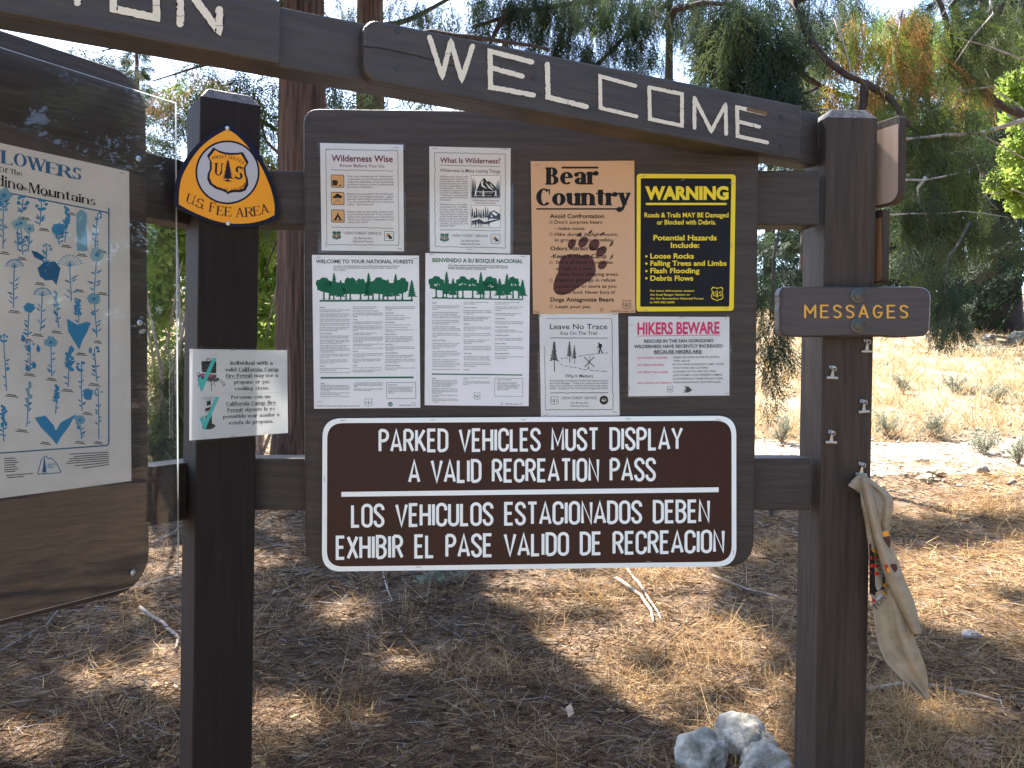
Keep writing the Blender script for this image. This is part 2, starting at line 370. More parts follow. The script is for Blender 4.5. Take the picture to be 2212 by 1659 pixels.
            if c == 'B': o += ring(.34, .265, .32, .265, 90, -90) + R(0, 0, .36, t); w = .66
        elif c == 'A': w = .78; o = D(.62 - T * .2, 0, .34 - T * .2, 1, T) + D(.05, 0, .36, 1, t * 1.5) + R(.2, .3, .6, .3 + t) + R(-.02, 0, .22, t) + R(.55, 0, .88, t)
        elif c == 'S': w = .56; o = ring(.27, .745, .25, .255, 20, 255, T * .85, t * 1.6) + ring(.28, .27, .28, .27, 75, -160, T * .85, t * 1.6) + R(.47, .7, .52, .98) + R(0, .03, .05, .32)
        elif c == 'O': w = .8; o = ring(.4, .5, .4, .51, 0, 360)
        elif c == 'C': w = .74; o = ring(.4, .5, .4, .51, 45, 318) + R(.64, .66, .7, .98)
        elif c == 'U': w = .72; o = V(.04, .3, 1, 0, 2) + ring(.36 + .02, .33, .34, .34, 180, 360, T * .9) + R(.7 - t * 1.5, .3, .7, 1) + R(.58, 1 - t, .8, 1)
        elif c == 'T': w = .66; o = V(.33 - T / 2, 0, 1, 1, 0) + R(0, 1 - t, .66, 1) + R(0, .78, .05, 1) + R(.61, .78, .66, 1)
        elif c == 'M': w = .9; o = R(.06, 0, .06 + t * 1.5, 1) + R(-.03, 0, .2, t) + D(.4, 0, .08, 1, T) + D(.42, 0, .74, 1, t * 1.5) + V(.74, 0, 1, 1, 0) + R(.74, 1 - t, .74 + T + e, 1) + R(-.02, 1 - t, .1 + T, 1)
        elif c == 'W': w = 1.06; o = D(.02, 1, .28, 0, T) + D(.5, 1, .3, 0, t * 1.5) + D(.42, 1, .68, 0, T) + D(.98, 1, .7, 0, t * 1.5) + R(-.06, 1 - t, .27, 1) + R(.36, 1 - t, .66, 1) + R(.86, 1 - t, 1.12, 1)
        elif c == '.': w = T; o = dot(T / 2, T * .6, T * .65)
        return w * wk, [[(x * wk, y) for x, y in p] for p in o]
    return f

def flush_text():
    """sets every queued line of type at once, turned into flat faces"""
    objs = []
    for q in QUEUE:
        c = bpy.data.curves.new('type', 'FONT'); c.body = q[3]; c.resolution_u = 2 if q[8] < 40 else 4; c.offset = max(q[10], .007) if q[8] < 45 else q[10]; c.fill_mode = 'FRONT'
        o = bpy.data.objects.new('type', c); COL.objects.link(o); objs.append(o)
    hc = bpy.data.curves.new('type', 'FONT'); hc.body = 'H'; ho = bpy.data.objects.new('type', hc); COL.objects.link(ho)
    bpy.context.view_layer.update(); dg = bpy.context.evaluated_depsgraph_get()
    me = ho.evaluated_get(dg).to_mesh(); H = max(v.co.y for v in me.vertices); ho.evaluated_get(dg).to_mesh_clear()
    for q, o in zip(QUEUE, objs):
        p, part, layer, t, x0, x1, yb, yb1, cap, col, bold, ang = q
        ev = o.evaluated_get(dg); me = ev.to_mesh(); n = len(me.vertices)
        co = np.empty(n * 3, dtype=np.float32); me.vertices.foreach_get('co', co); co = co.reshape(n, 3); fs = [tuple(f.vertices) for f in me.polygons]
        ev.to_mesh_clear()
        if n == 0: continue
        mn, mx = co[:, 0].min(), co[:, 0].max(); sc = cap / H
        if x1 is None: kx = sc * .86; x1 = x0 + (mx - mn) * kx
        else: kx = (x1 - x0) / (mx - mn)
        p.cur = part; p.layer = layer
        if ang is None:
            pts = [(x0 + (x - mn) * kx, yb + (yb1 - yb) * (x - mn) / (mx - mn) - y * sc) for x, y, _ in co]
        else:                                       # single characters set round a curve: x0 is the middle
            a = rad(ang); m = (mn + mx) / 2; kx = sc * .8; pts = []
            for x, y, _ in co:
                X, Y = (x - m) * kx, -y * sc; pts.append((q[4] + X * cos(a) - Y * sin(a), yb + X * sin(a) + Y * cos(a)))
        p.mesh(pts, fs, col)
    for o in objs + [ho]:
        c = o.data; bpy.data.objects.remove(o); bpy.data.curves.remove(c)
    QUEUE.clear()
# ------------------------------------------------------------------ ground height
def gz(x, y):
    yy = max(-6, min(y, 55)); b = (.07 * yy + .055 * max(0, yy - 9)) if yy > 0 else .03 * yy
    return b + .05 * noise.noise(Vector((x * .55, y * .55, 0))) + .02 * noise.noise(Vector((x * 2.1, y * 2.1, 5)))
def ghit(px, py):
    d = ray(px, py); t = 1.2
    for _ in range(900):
        q = CAM + d * t
        if q.z <= gz(q.x, q.y): break
        t *= 1.006
    return Vector((q.x, q.y, gz(q.x, q.y)))

# ------------------------------------------------------------------ materials of the kiosk
wood_h = mat('brown_stain_board', (.045, .0335, .0268), .55, spec=.35, var=.42, scale=(5, 5, 90), bump=.55, bscale=(7, 7, 130), lo=.25, hi=.75)
wood_v = mat('brown_stain_post', (.047, .0335, .0255), .62, spec=.25, var=.45, scale=(70, 70, 4), bump=.35, bscale=(110, 110, 6), lo=.25, hi=.75)
wood_b = mat('brown_stain_beam', (.042, .0328, .0278), .5, var=.42, scale=(6, 6, 60), bump=.4, bscale=(8, 8, 110), lo=.25, hi=.75)
endgrain = mat('weathered_end_grain', (.10, .085, .08), .7, var=.5, scale=(60, 60, 60), bump=.6)
raw = mat('bare_plywood', (.36, .25, .185), .75, var=.14, scale=(60, 60, 5), lo=.3, hi=.7)
rawo = mat('bare_cedar_edge', (.22, .105, .045), .75, var=.25, scale=(60, 60, 5))
steel = mat('galvanised_steel', (.55, .57, .6), .3, 1.0, var=.15, scale=(60, 60, 60))
nickel = mat('nickel', (.42, .41, .39), .3, 1.0)
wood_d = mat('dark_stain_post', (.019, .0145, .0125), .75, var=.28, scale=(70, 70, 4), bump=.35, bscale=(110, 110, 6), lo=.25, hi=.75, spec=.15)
staplem = mat('staple_wire', (.30, .29, .28), .4, .8)
paper = mat('paper', (.76, .76, .77), .6, var=.03, scale=(9, 9, 9), trans=.12)
paper2 = mat('aged_paper', (.78, .765, .73), .7, var=.07, scale=(7, 7, 7), trans=.05)
tanp = mat('tan_poster_stock', INK['sand'], .5, var=.03, scale=(6, 6, 6))
sleeve = clear_mat('laminating_film', 1.28, .06, 1.0, .004)
acrylic = clear_mat('acrylic_sheet', 1.34, .012, .98, .008)
acredge = mat('acrylic_cut_edge', (.62, .66, .66), .35, trans=.4)

# ------------------------------------------------------------------ kiosk: posts, rails, panels, header beam
kiosk = thing('trailhead_kiosk', (-.1, 2.3, gz(-.1, 2.3)), 'dark brown timber notice kiosk with carved header beam reading WELCOME', 'notice kiosk')
def post(pl, ptop, pbot, depth, a, wd, wid=.145, wm=None):
    T = pl.hit(*ptop); B = pl.hit(*pbot); ax = (B - T).normalized()
    zb = gz(B.x, B.y) - .3; B = T + ax * ((T.z - zb) / -ax.z)
    u = Vector((cos(a), sin(a), 0)) * wd; v = Vector((-sin(a), cos(a), 0)) * wid; up = -ax
    m = MB(); ch = .022; T0 = T - up * .0
    lo = [B, B + u, B + u + v, B + v]; hi = [T, T + u, T + u + v, T + v]; c = (T + (u + v) * .5)
    cap = [p + (c - p) * .3 + up * ch * 1.3 for p in hi]
    k = 0; m.v = [tuple(p) for p in lo + hi + cap]
    m.f = [(3, 2, 1, 0)] + [(i, (i + 1) % 4, 4 + (i + 1) % 4, 4 + i) for i in range(4)] + [(4 + i, 4 + (i + 1) % 4, 8 + (i + 1) % 4, 8 + i) for i in range(4)] + [(8, 9, 10, 11)]
    m.m = [0] * 5 + [1] * 5
    return m.build('post', [wm or wood_v, endgrain], kiosk, bevel=.004)
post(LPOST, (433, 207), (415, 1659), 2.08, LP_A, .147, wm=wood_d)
post(RPOST, (1786, 253), (1761, 1640), 2.30, RP_A, .142)
far = BEAM.P(-2.45, 0)
m = MB(); g0 = gz(far.x, far.y); m.box((far.x, far.y + .09, (g0 - .3 + 2.32) / 2), BEAM.u * .07, -BEAM.n * .07, (0, 0, (2.62 - g0) / 2)); m.build('post', wood_v, kiosk, bevel=.004)
# rails behind the centre panel
def rail(y0, y1, xl, xr, pl=BOARD, off=-.042, th=.088):
    m = MB(); pts = [pl.hit(xl, y1, off), pl.hit(xr, y1, off), pl.hit(xr, y0, off), pl.hit(xl, y0, off)]
    m.prism(pts, -pl.n * th); m.build('rail', wood_h, kiosk, bevel=.004)
rail(368, 486, 530, 1770); rail(990, 1102, 525, 1752)
# rails behind the wing panel
for y0, y1 in ((341, 478), (1003, 1128)):
    s1, za = WING.sh(372, y0, -.04); _, zb = WING.sh(372, y1, -.04); m = MB()
    m.prism([WING.P(-1.3, zb, -.042), WING.P(s1 + .15, zb, -.042), WING.P(s1 + .15, za, -.042), WING.P(-1.3, za, -.042)], -WING.n * .085); m.build('rail', wood_h, kiosk, bevel=.004)
def slab(pl, px, th, name, mt, off=0, bevel=.006):
    m = MB(); m.prism([pl.hit(x, y, off) for x, y in px], -pl.n * th); return m.build(name, mt, kiosk, bevel=bevel)
slab(BOARD, rq([(655, 234), (1641, 246), (1629, 1225), (658, 1230)], [34, 34, 60, 60]), .036, 'display_panel', wood_h)
# wing panel (rounded rectangle in its own plane)
s1, _ = WING.sh(320, 700); _, zt = WING.sh(234, 141.5); _, zb = WING.sh(193, 1302)
m = MB(); m.prism(srect(WING, s1 - 1.22, s1, zb, zt, .085, 0), -WING.n * .036); m.build('display_panel', wood_h, kiosk, bevel=.005)
# header beam
sR = 0.0; _, zBot = BEAM.sh(1200, 248); 
sP0, _ = BEAM.sh(786, 110); sP1, _ = BEAM.sh(1731, 300); sQ1, _ = BEAM.sh(606, 90)
zTopP = BEAM.sh(900, 62)[1]; zBotP = BEAM.sh(900, 191)[1]
print('BEAM', sP0, sP1, sQ1, zTopP, zBotP, BEAM.sh(1700, 230), BEAM.sh(1700, 339), BEAM.sh(100, 38))
zTR = BEAM.sh(1600, 203)[1]; zBR = BEAM.sh(1600, 321)[1]; zBL = BEAM.sh(60, 32)[1]
def bz(s, top):                                     # beam edges, following its slight fall to the right
    sa, sb = BEAM.sh(900, 62)[0], BEAM.sh(1600, 203)[0]; t = (s - sa) / (sb - sa)
    return (zTopP + (zTR - zTopP) * t) if top else (zBotP + (zBR - zBotP) * t)
m = MB(); sl_ = -2.55
m.prism([BEAM.P(sl_, bz(sl_, 0), -.022), BEAM.P(sR + .01, bz(sR, 0), -.022), BEAM.P(sR + .01, bz(sR, 1), -.022), BEAM.P(sl_, bz(sl_, 1), -.022)], -BEAM.n * .066)
beam = m.build('header_beam', wood_b, kiosk, bevel=.004)
def plaque(s0, s1, rl, rr, name):
    m = MB(); c = []
    z = lambda s, tp: bz(s, tp) + (.0015 if tp else -.0015)
    # corners rounded by hand
    pts = []
    for (s, tp, r, sgn) in ((s0, 0, rl, 1), (s1, 0, rr, -1), (s1, 1, rr, -1), (s0, 1, rl, 1)):
        zz = z(s, tp); n = 6; cx = s + sgn * r; cz = zz + (-r if tp else r)
        a0 = {(1, 0): 180, (-1, 0): 270, (-1, 1): 0, (1, 1): 90}[(sgn, tp)]
        for k in range(n + 1):
            t = rad(a0 + 90 * k / n); pts.append(BEAM.P(cx + r * cos(t), cz + r * sin(t)))
    m.prism(pts, -BEAM.n * .0215); return m.build(name, wood_b, beam, bevel=.004)
pw = plaque(sP0, sP1, .03, .006, 'letter_board'); po = plaque(-2.5, sQ1, .004, .005, 'letter_board')
Z2, Z3, Z1 = Reg(1150, 0, 2350), Reg(2300, 0, 3250), Reg(0, 0, 1200)
def routed(reg, lines, wd, board):
    p = Print(BEAM, reg, .0004); p.part('lettering')
    for i, (pts, col) in enumerate(lines):
        p.layer = 0; p.line(pts, wd * 1.16, 'chip', jit=.5, rnd=True); p.layer = 2 + (col == 'bare')  # dark rim: chipped edges, and the shade of the groove put into colour
        p.line(pts, wd, col, jit=.22, rnd=True)
    p.layer = 5
    for pts, col in lines:                          # flaked paint
        for _ in range(3):
            a, b = random.choice(list(zip(pts, pts[1:]))); t = random.random(); x, y = a[0] + (b[0] - a[0]) * t, a[1] + (b[1] - a[1]) * t
            sg = random.choice((-1, 1)) * wd * .46; n = Vector((-(b[1] - a[1]), b[0] - a[0])).normalized()
            p.ell(x + n.x * sg, y + n.y * sg, wd * random.uniform(.12, .34), wd * random.uniform(.05, .13), 'chip', math.degrees(math.atan2(b[1] - a[1], b[0] - a[0])), 9, .7)
        if random.random() < .7:
            a, b = random.choice(list(zip(pts, pts[1:]))); t = random.uniform(.25, .75); x, y = a[0] + (b[0] - a[0]) * t, a[1] + (b[1] - a[1]) * t
            p.line([(x - wd * .05, y - wd * .5), (x + wd * .06, y), (x - wd * .02, y + wd * .5)] if abs(b[0] - a[0]) > abs(b[1] - a[1]) else [(x - wd * .5, y), (x, y + wd * .08), (x + wd * .5, y - wd * .04)], 3.2, 'chip', jit=.8)
    p.build(board)
W_ = 'routed'
routed(Z2, [([(998, 270), (1090, 555), (1152, 300), (1233, 578), (1310, 335)], W_), ([(1740, 450), (1437, 372), (1440, 632), (1752, 690)], W_), ([(1450, 492), (1670, 553)], W_),
            ([(1853, 466), (1858, 705), (2136, 774)], W_)], 37, pw)
routed(Z3, [([(470, 787), (147, 698), (150, 988), (480, 1068)], W_), ([(597, 800), (603, 1090), (897, 1152), (897, 862), (597, 800)], W_),
            ([(1010, 897), (1012, 1172)], W_), ([(1012, 900), (1165, 1203), (1297, 957), (1302, 1228)], W_), ([(1660, 1042), (1402, 983), (1407, 1247), (1678, 1307)], W_), ([(1408, 1112), (1605, 1162)], W_), ([(1505, 1002), (1665, 1040)], 'bare')], 35, pw)
routed(Z1, [([(820, -95), (825, 62), (1137, 130), (1135, -25), (820, -95)], W_), ([(1308, 172), (1308, 12)], W_), ([(1400, -30), (1590, 228), (1592, 70)], W_), ([(560, -90), (562, 18)], W_)], 54, po)
p = Print(BEAM, Z2, .0004); p.part('crack'); p.layer = 1; p.line([(512, 335), (640, 348), (760, 372), (900, 402), (1030, 438), (1100, 462), (1280, 505)], 9, 'chip', jit=.9); p.build(pw)
for rg, x, y in ((Z2, 770, 215), (Z2, 770, 492), (Z2, 1755, 560), (Z3, 1808, 1070), (Z3, 1806, 1335)):
    m = MB(); m.disc(BEAM.hit(*rg(x, y)), BEAM.n, .007, .0012, 14); m.build('screw', mat('painted_screw', (.03, .027, .026), .4), pw)

# ------------------------------------------------------------------ posters
RA, RB_, RC, RE, RF_, RG, RH = Reg(1200, 500, 2100), Reg(1200, 980, 2100), Reg(2050, 600, 2950), Reg(2050, 1200, 2950), Reg(1200, 1600, 2950), Reg(680, 480, 1120, 1698), Reg(700, 1350, 1180, 1991)
def sheet(name, label, cat, pl, reg, quad, mt, base=.0012, th=.0006, group=None, curl=0.0):
    """one poster: a thin sheet that bellies a little off the board"""
    N = 10; Q = [Vector(q) for q in quad]; v = []; fr = []; bk = []
    c = pl.hit(*reg(*((Q[0] + Q[1] + Q[2] + Q[3]) / 4)), base)
    t = thing(name, c, label, cat, group)
    for r in range(N + 1):
        for q in range(N + 1):
            a, b = q / N, r / N; p = Q[0].lerp(Q[1], a).lerp(Q[3].lerp(Q[2], a), b); v.append(pl.hit(*reg(p.x, p.y), base + th))
    n0 = len(v)
    for r in range(N + 1):
        for q in range(N + 1):
            a, b = q / N, r / N; p = Q[0].lerp(Q[1], a).lerp(Q[3].lerp(Q[2], a), b); v.append(pl.hit(*reg(p.x, p.y), base))
    W = N + 1; f = []
    for r in range(N):
        for q in range(N): i = r * W + q; f.append((i, i + W, i + W + 1, i + 1)); f.append((n0 + i, n0 + i + 1, n0 + i + W + 1, n0 + i + W))
    edge = [q for q in range(W)] + [r * W + N for r in range(1, W)] + [N * W + q for q in range(N - 1, -1, -1)] + [r * W for r in range(N - 1, 0, -1)]
    for i in range(len(edge)): a, b = edge[i], edge[(i + 1) % len(edge)]; f.append((a, b, n0 + b, n0 + a))
    mk('sheet', v, f, mt, t)
    pr = Print(pl, reg, base + th); return t, pr
def staples(t, pl, reg, lst, off):
    for q in lst:
        x, y = q[:2]; a = rad(q[2] if len(q) > 2 else 3); c = pl.hit(*reg(x, y), off + .0007); c2 = pl.hit(*reg(x + 10 * cos(a), y + 10 * sin(a)), off + .0007); d = (c2 - c).normalized()
        L = .0058; m = MB(); z = pl.n; s = d.cross(z)
        m.box(c, d * L, z * .0005, s * .0006); m.box(c - d * L, d * .0006, z * .0008, s * .0006); m.box(c + d * L, d * .0006, z * .0008, s * .0006); m.build('staple', staplem, t)
def laminate(t, pl, reg, quad, off, r=14):
    m = MB(); m.prism([pl.hit(*reg(x, y), off + .0011) for x, y in rq(quad, r, 4)], pl.n * .00025); m.build('laminate_sleeve', sleeve, t)
def shield(p, x0, y0, x1, y1, c1, c2, tree=True, letters=True, bg=None):
    """forest service shield"""
    cx = (x0 + x1) / 2; W = x1 - x0; H = y1 - y0
    o = [(-.36, 0), (-.12, .07), (.12, .07), (.36, 0), (.5, .17), (.42, .32), (.43, .45), (.5, .62), (.48, .78), (.36, .88), (.14, .92), (0, 1), (-.14, .92), (-.36, .88), (-.48, .78), (-.5, .62), (-.43, .45), (-.42, .32), (-.5, .17)]
    L = p.layer; P = lambda k: [(cx + x * W * k, y0 + H * .5 + (y - .5) * H * k) for x, y in o]
    p.poly(P(1), c1); p.layer = L + 1; p.poly(P(.88), c2)
    if tree:
        p.layer = L + 2; conifer(p, cx, y0 + H * .78, y0 + H * .2, W * .2, c1, 5)
    if letters:
        f = serif_font(.2, .09)
        p.glyph('U', cx - W * .25, y0 + H * .66, H * .34, W * .3, 0, c1, f); p.glyph('S', cx + W * .25, y0 + H * .66, H * .34, W * .34, 0, c1, f)
    p.layer = L
def conifer(p, cx, yb, yt, wd, col, n=7, trunk=None, wob=.15):
    H = yb - yt; L = []; R = []; yc = yb - H * .13
    for i in range(n):
        t = (i + 1) / n; y = yt + (yc - yt) * t; r = wd * (.12 + .88 * t); q = 1 + (random.random() - .5) * wob * 2
        R += [(cx + r * q * .5 + wd * .02, y), (cx + r * .28, y - H * .012)]; L += [(cx - r * .5 * (2 - q), y + H * .006), (cx - r * .28, y - H * .01)]
    p.poly([(cx, yt)] + R + L[::-1], col); p.rect(cx - wd * .06, yc - H * .05, cx + wd * .06, yb, col)
    p.poly([(cx - wd * .06, yb - H * .03), (cx + wd * .06, yb - H * .03), (cx + wd * .16, yb), (cx - wd * .16, yb)], col)
def roundtree(p, cx, cy, rx, ry, yb, col):
    o = []
    for i in range(40):
        t = 2 * pi * i / 40; q = 1 + .08 * sin(5 * t + cx) + .05 * sin(9 * t + cx * 2) + (random.random() - .5) * .06; o.append((cx + rx * q * cos(t), cy + ry * q * sin(t)))
    p.poly(o, col); p.poly([(cx - 8, cy), (cx + 8, cy), (cx + 7, yb - 14), (cx + 15, yb), (cx - 15, yb), (cx - 7, yb - 14)], col)
def para(p, x0, x1, ys, lines, cap, col, bold=0., ragged=False, short=()):
    for i, (y, t) in enumerate(zip(ys, lines)):
        xe = x1 if (not ragged and i not in short) else x0 + (x1 - x0) * min(1, len(t) / max(len(q) for q in lines))
        p.text(t, x0, xe, y, cap, col, bold)

# Wilderness Wise
t, p = sheet('laminated_notice', 'white laminated notice headed Wilderness Wise with three small orange pictograms', 'notice', BOARD, RA, [(148, 155), (952, 172), (960, 1203), (163, 1195)], paper)
def frame(p, q, col='teal', skip=None):
    for i in range(4): p.wavy(q[i], q[(i + 1) % 4], col)
p.part('artwork'); frame(p, [(203, 215), (900, 230), (912, 1143), (215, 1138)])
p.wavy((255, 413), (855, 428), 'teal'); p.wavy((262, 968), (860, 980), 'teal')
for y in (460, 628, 798):
    k = (y - 460) / 100; p.layer = 0; p.poly(rq([(252 + k, y), (381 + k, y + 2), (383 + k, y + 128), (254 + k, y + 126)], 16, 4), 'black'); p.layer = 1; p.poly(rq([(258 + k, y + 6), (375 + k, y + 8), (377 + k, y + 121), (260 + k, y + 120)], 13, 4), 'tan')
p.layer = 2
p.poly([(266, 512), (308, 514), (322, 534), (312, 568), (266, 566)], 'black'); p.line([(266, 478), (310, 514)], 3, 'black'); p.line([(338, 476), (318, 525), (330, 520), (312, 560), (362, 562), (348, 522), (356, 526), (338, 476)], 2.5, 'rust'); p.poly([(325, 570), (340, 556), (360, 570)], 'black')
for cx, cy, rx, ry in ((295, 678, 24, 12), (318, 665, 24, 20), (342, 676, 20, 14)): p.ell(cx, cy, rx, ry, 'black')
p.line([(322, 690), (318, 710), (298, 722), (282, 740)], 3.5, 'black'); p.line([(318, 710), (336, 722), (354, 740)], 3.5, 'black')
p.poly([(320, 836), (360, 900), (336, 900), (320, 868), (305, 900), (280, 900)], 'black'); p.line([(272, 902), (368, 903)], 5, 'black'); p.line([(314, 826), (328, 846)], 3, 'black'); p.line([(326, 826), (312, 846)], 3, 'black')
p.layer = 0; p.part('headline'); p.text('Wilderness Wise', 258, 852, 331, 60, 'maroon', .022, 339); p.text('Know Before You Go', 342, 770, 387, 31, 'plum', .0, 394)
p.part('lettering')
para(p, 411, 856, (487, 513, 539, 564, 588), ['This area is designated as "wilderness"', 'to provide you and future generations', 'with the benefits of an enduring', 'primitive resource that is unimpaired', 'by human civilization.'], 17, 'pale', 0, False, (4,))
para(p, 411, 857, (656, 682, 706, 731, 757), ['Expect to encounter the challenges', 'and risks of changing weather, rugged', 'terrain, and other natural hazards.', 'You are responsible for your personal', 'safety.  Be prepared!'], 17, 'pale', 0, False, (4,))
para(p, 413, 859, (828, 853, 878, 904, 928), ['Please help protect this unique area', 'by practicing Leave No Trace outdoor', 'ethics and respecting use restrictions.', 'Thank you for your cooperation, and', 'enjoy your visit!'], 17, 'pale', 0, False, (4,))
def footer(p, c='plum', c2='plum', dy=0): pass
p.text('USDA FOREST SERVICE', 378, 742, 1038, 25, 'plum', 0, 1042); p.text('San Bernardino', 472, 656, 1085, 19, 'plum', 0); p.text('National Forest', 468, 658, 1116, 19, 'plum', 0)
def wildlogo(p, x0, y0, x1, y1):
    L = p.layer; p.poly(rq([(x0, y0), (x1, y0 + 2), (x1, y1), (x0, y1)], 14, 3), 'teal'); p.layer = L + 1; p.poly(rq([(x0 + 6, y0 + 6), (x1 - 6, y0 + 8), (x1 - 6, y1 - 6), (x0 + 6, y1 - 6)], 10, 3), 'white')
    p.layer = L + 2; a, b = x0 + 20, y0 + 22; c, d = x1 - 18, y1 - 20; p.line([(a, b), (c, b), (c, d), (a, d)], 3, 'teal', True); p.ell(a + 20, b + 16, 15, 15, 'amber')
    p.layer = L + 3; p.poly([(a + 2, b + 28), (a + 18, b + 22), (a + 30, b + 8), (a + 38, b + 18), (c, b + 40), (c, d), (a + 30, d), (a + 20, b + 36)], 'black'); p.layer = L
p.part('emblem'); shield(p, 265, 1006, 352, 1092, 'green', 'green', False, False); p.layer = 1; p.layer = 3; conifer(p, 308, 1075, 1020, 22, 'sand', 5); f_ = serif_font(.22, .1); p.glyph('U', 286, 1062, 26, 26, 0, 'sand', f_); p.glyph('S', 330, 1062, 26, 30, 0, 'sand', f_); p.layer = 0
p.part('emblem'); wildlogo(p, 768, 1006, 863, 1103)
POST = [(t, p)]
laminate(t, BOARD, RA, [(120, 148), (972, 160), (985, 1228), (130, 1222)], .0018); staples(t, BOARD, RA, [(228, 214, 2), (883, 200, 0), (205, 1145, 90), (922, 1180, 5)], .0022)

# What Is Wilderness?
t, p = sheet('laminated_notice', 'white laminated notice headed What Is Wilderness with two black engraved landscapes', 'notice', BOARD, RA, [(1205, 188), (1993, 207), (1988, 1225), (1212, 1205)], paper)
p.part('artwork'); frame(p, [(1258, 247), (1940, 263), (1940, 1170), (1262, 1157)]); p.wavy((1306, 369), (1893, 384), 'teal'); p.wavy((1306, 992), (1890, 1006), 'teal')
def picture(p, x0, y0, x1, y1, kind):
    L = p.layer; p.rect(x0, y0, x1, y1, 'black'); p.layer = L + 1; p.rect(x0 + 3, y0 + 3, x1 - 3, y1 - 3, 'white'); p.layer = L + 2; W = x1 - x0; H = y1 - y0
    X = lambda a, b: (x0 + a * W, y0 + b * H)
    if kind == 0:
        p.poly([X(.18, .7), X(.32, .28), X(.45, .1), X(.55, .28), X(.62, .25), X(.8, .45), X(.95, .7)], 'black'); p.layer = L + 3
        for q in ([(.34, .3), (.43, .2), (.4, .4), (.55, .6), (.36, .48)], [(.48, .3), (.54, .36), (.72, .6), (.78, .68), (.6, .55)], [(.62, .34), (.68, .4), (.8, .58), (.7, .5)]): p.poly([X(*a) for a in q], 'white')
        p.layer = L + 4; p.rect(*X(.02, .72), *X(.98, .97), 'black'); p.layer = L + 5
        for a in (.28, .42, .6): p.rect(*X(a, .76), *X(a + .14, .775), 'white'); p.rect(*X(a - .05, .88), *X(a + .1, .893), 'white')
        for a in (.16, .42, .84): p.layer = L + 6; p.ell(*X(a, .66), W * .013, H * .025, 'white'); p.poly([X(a - .02, .69), X(a + .025, .69), X(a + .02, .8), X(a + .035, .92), X(a + .01, .92), X(a, .83), X(a - .03, .92), X(a - .045, .92), X(a - .02, .8)], 'white')
        p.layer = L + 4
        for a, h in ((.05, .12), (.1, .06), (.15, .2), (.86, .3), (.91, .18), (.95, .24)): conifer(p, x0 + a * W, y0 + .86 * H, y0 + h * H, W * .07, 'black', 8)
    else:
        p.poly([X(.55, .5), X(.68, .3), X(.78, .22), (x1 - 3, y0 + .4 * H), (x1 - 3, y0 + .62 * H), X(.6, .6)], 'black'); p.layer = L + 3; p.poly([X(.7, .36), X(.78, .28), X(.9, .42), X(.84, .48)], 'white'); p.poly([X(.6, .5), X(.68, .42), X(.74, .52), X(.66, .56)], 'white'); p.layer = L + 4
        for a, h in ((.05, .1), (.12, .25), (.19, .08), (.27, .18), (.34, .2), (.42, .14), (.5, .05), (.57, .12), (.64, .22)): conifer(p, x0 + a * W, y0 + .62 * H, y0 + h * H, W * .1, 'black', 7)
        p.poly([X(.02, .7), X(.3, .62), X(.45, .75), X(.7, .68), X(.98, .6), X(.98, .66), X(.72, .76), X(.5, .86), X(.2, .8), X(.02, .9)], 'black')
        for a in (.16, .28, .36, .6): p.ell(*X(a, .78), W * .05, H * .09, 'black', 0, 12, .5); p.rect(*X(a - .03, .8), *X(a - .01, .95), 'black'); p.rect(*X(a + .02, .8), *X(a + .035, .96), 'black')
        p.ell(*X(.6, .62), W * .02, H * .05, 'black'); p.layer = L + 5
        for _ in range(40): a, b = random.uniform(.03, .6), random.uniform(.1, .95); p.ell(*X(a, b), W * .012, H * .02, 'white', random.uniform(0, 180), 6, .5)
    p.layer = L
picture(p, 1608, 468, 1894, 690, 0); picture(p, 1608, 757, 1894, 973, 1)
p.part('headline'); p.text('What Is Wilderness?', 1308, 1892, 345, 48, 'maroon', .02, 353); p.text('Wilderness Is Many Lasting Things', 1308, 1893, 433, 31, 'plum', 0, 444)
p.part('lettering')
para(p, 1306, 1578, (487, 510, 533, 555, 577, 599, 621, 643, 667, 690, 712), ['Wilderness areas are', 'designated by Congress to', 'protect places with unique', 'primeval character from', 'an ever-expanding human', 'civilization.  They are', 'managed to preserve their', 'natural conditions and', '"wildness" and provide', 'opportunities for primitive', 'recreation.'], 16, 'pale', 0, False, (10,))
para(p, 1306, 1576, (757, 781, 805, 828, 850, 872, 895, 918, 942, 963), ['Wilderness areas offer', 'sanctuary for wildlife,', 'protect watersheds, and', 'are living links to the past.', 'They preserve a piece of', 'a lost landscape and are', 'places of great ecological,', 'historical, geological,', 'scientific, recreational, and', 'spiritual value.'], 16, 'pale', 0, False, (9,))
p.text("Wilderness Is America's", 1620, 1883, 717, 16, 'maroon', .01, 721); p.text('Enduring Resource', 1652, 1848, 742, 16, 'maroon', .01, 744)
p.text('USDA FOREST SERVICE', 1422, 1776, 1062, 24, 'plum', 0, 1067); p.text('San Bernardino', 1512, 1690, 1110, 19, 'plum', 0); p.text('National Forest', 1508, 1693, 1141, 19, 'plum', 0)
p.part('emblem'); shield(p, 1308, 1028, 1396, 1113, 'green', 'green', False, False); p.layer = 1; p.layer = 3; conifer(p, 1352, 1096, 1042, 22, 'sand', 5); p.glyph('U', 1330, 1084, 26, 26, 0, 'sand', f_); p.glyph('S', 1374, 1084, 26, 30, 0, 'sand', f_); p.layer = 0
wildlogo(p, 1798, 1033, 1894, 1128); POST.append((t, p))
laminate(t, BOARD, RA, [(1190, 178), (2024, 192), (2016, 1232), (1195, 1228)], .0018); staples(t, BOARD, RA, [(1260, 208, 0), (1938, 215, 5), (1597, 1187, 0)], .0022)

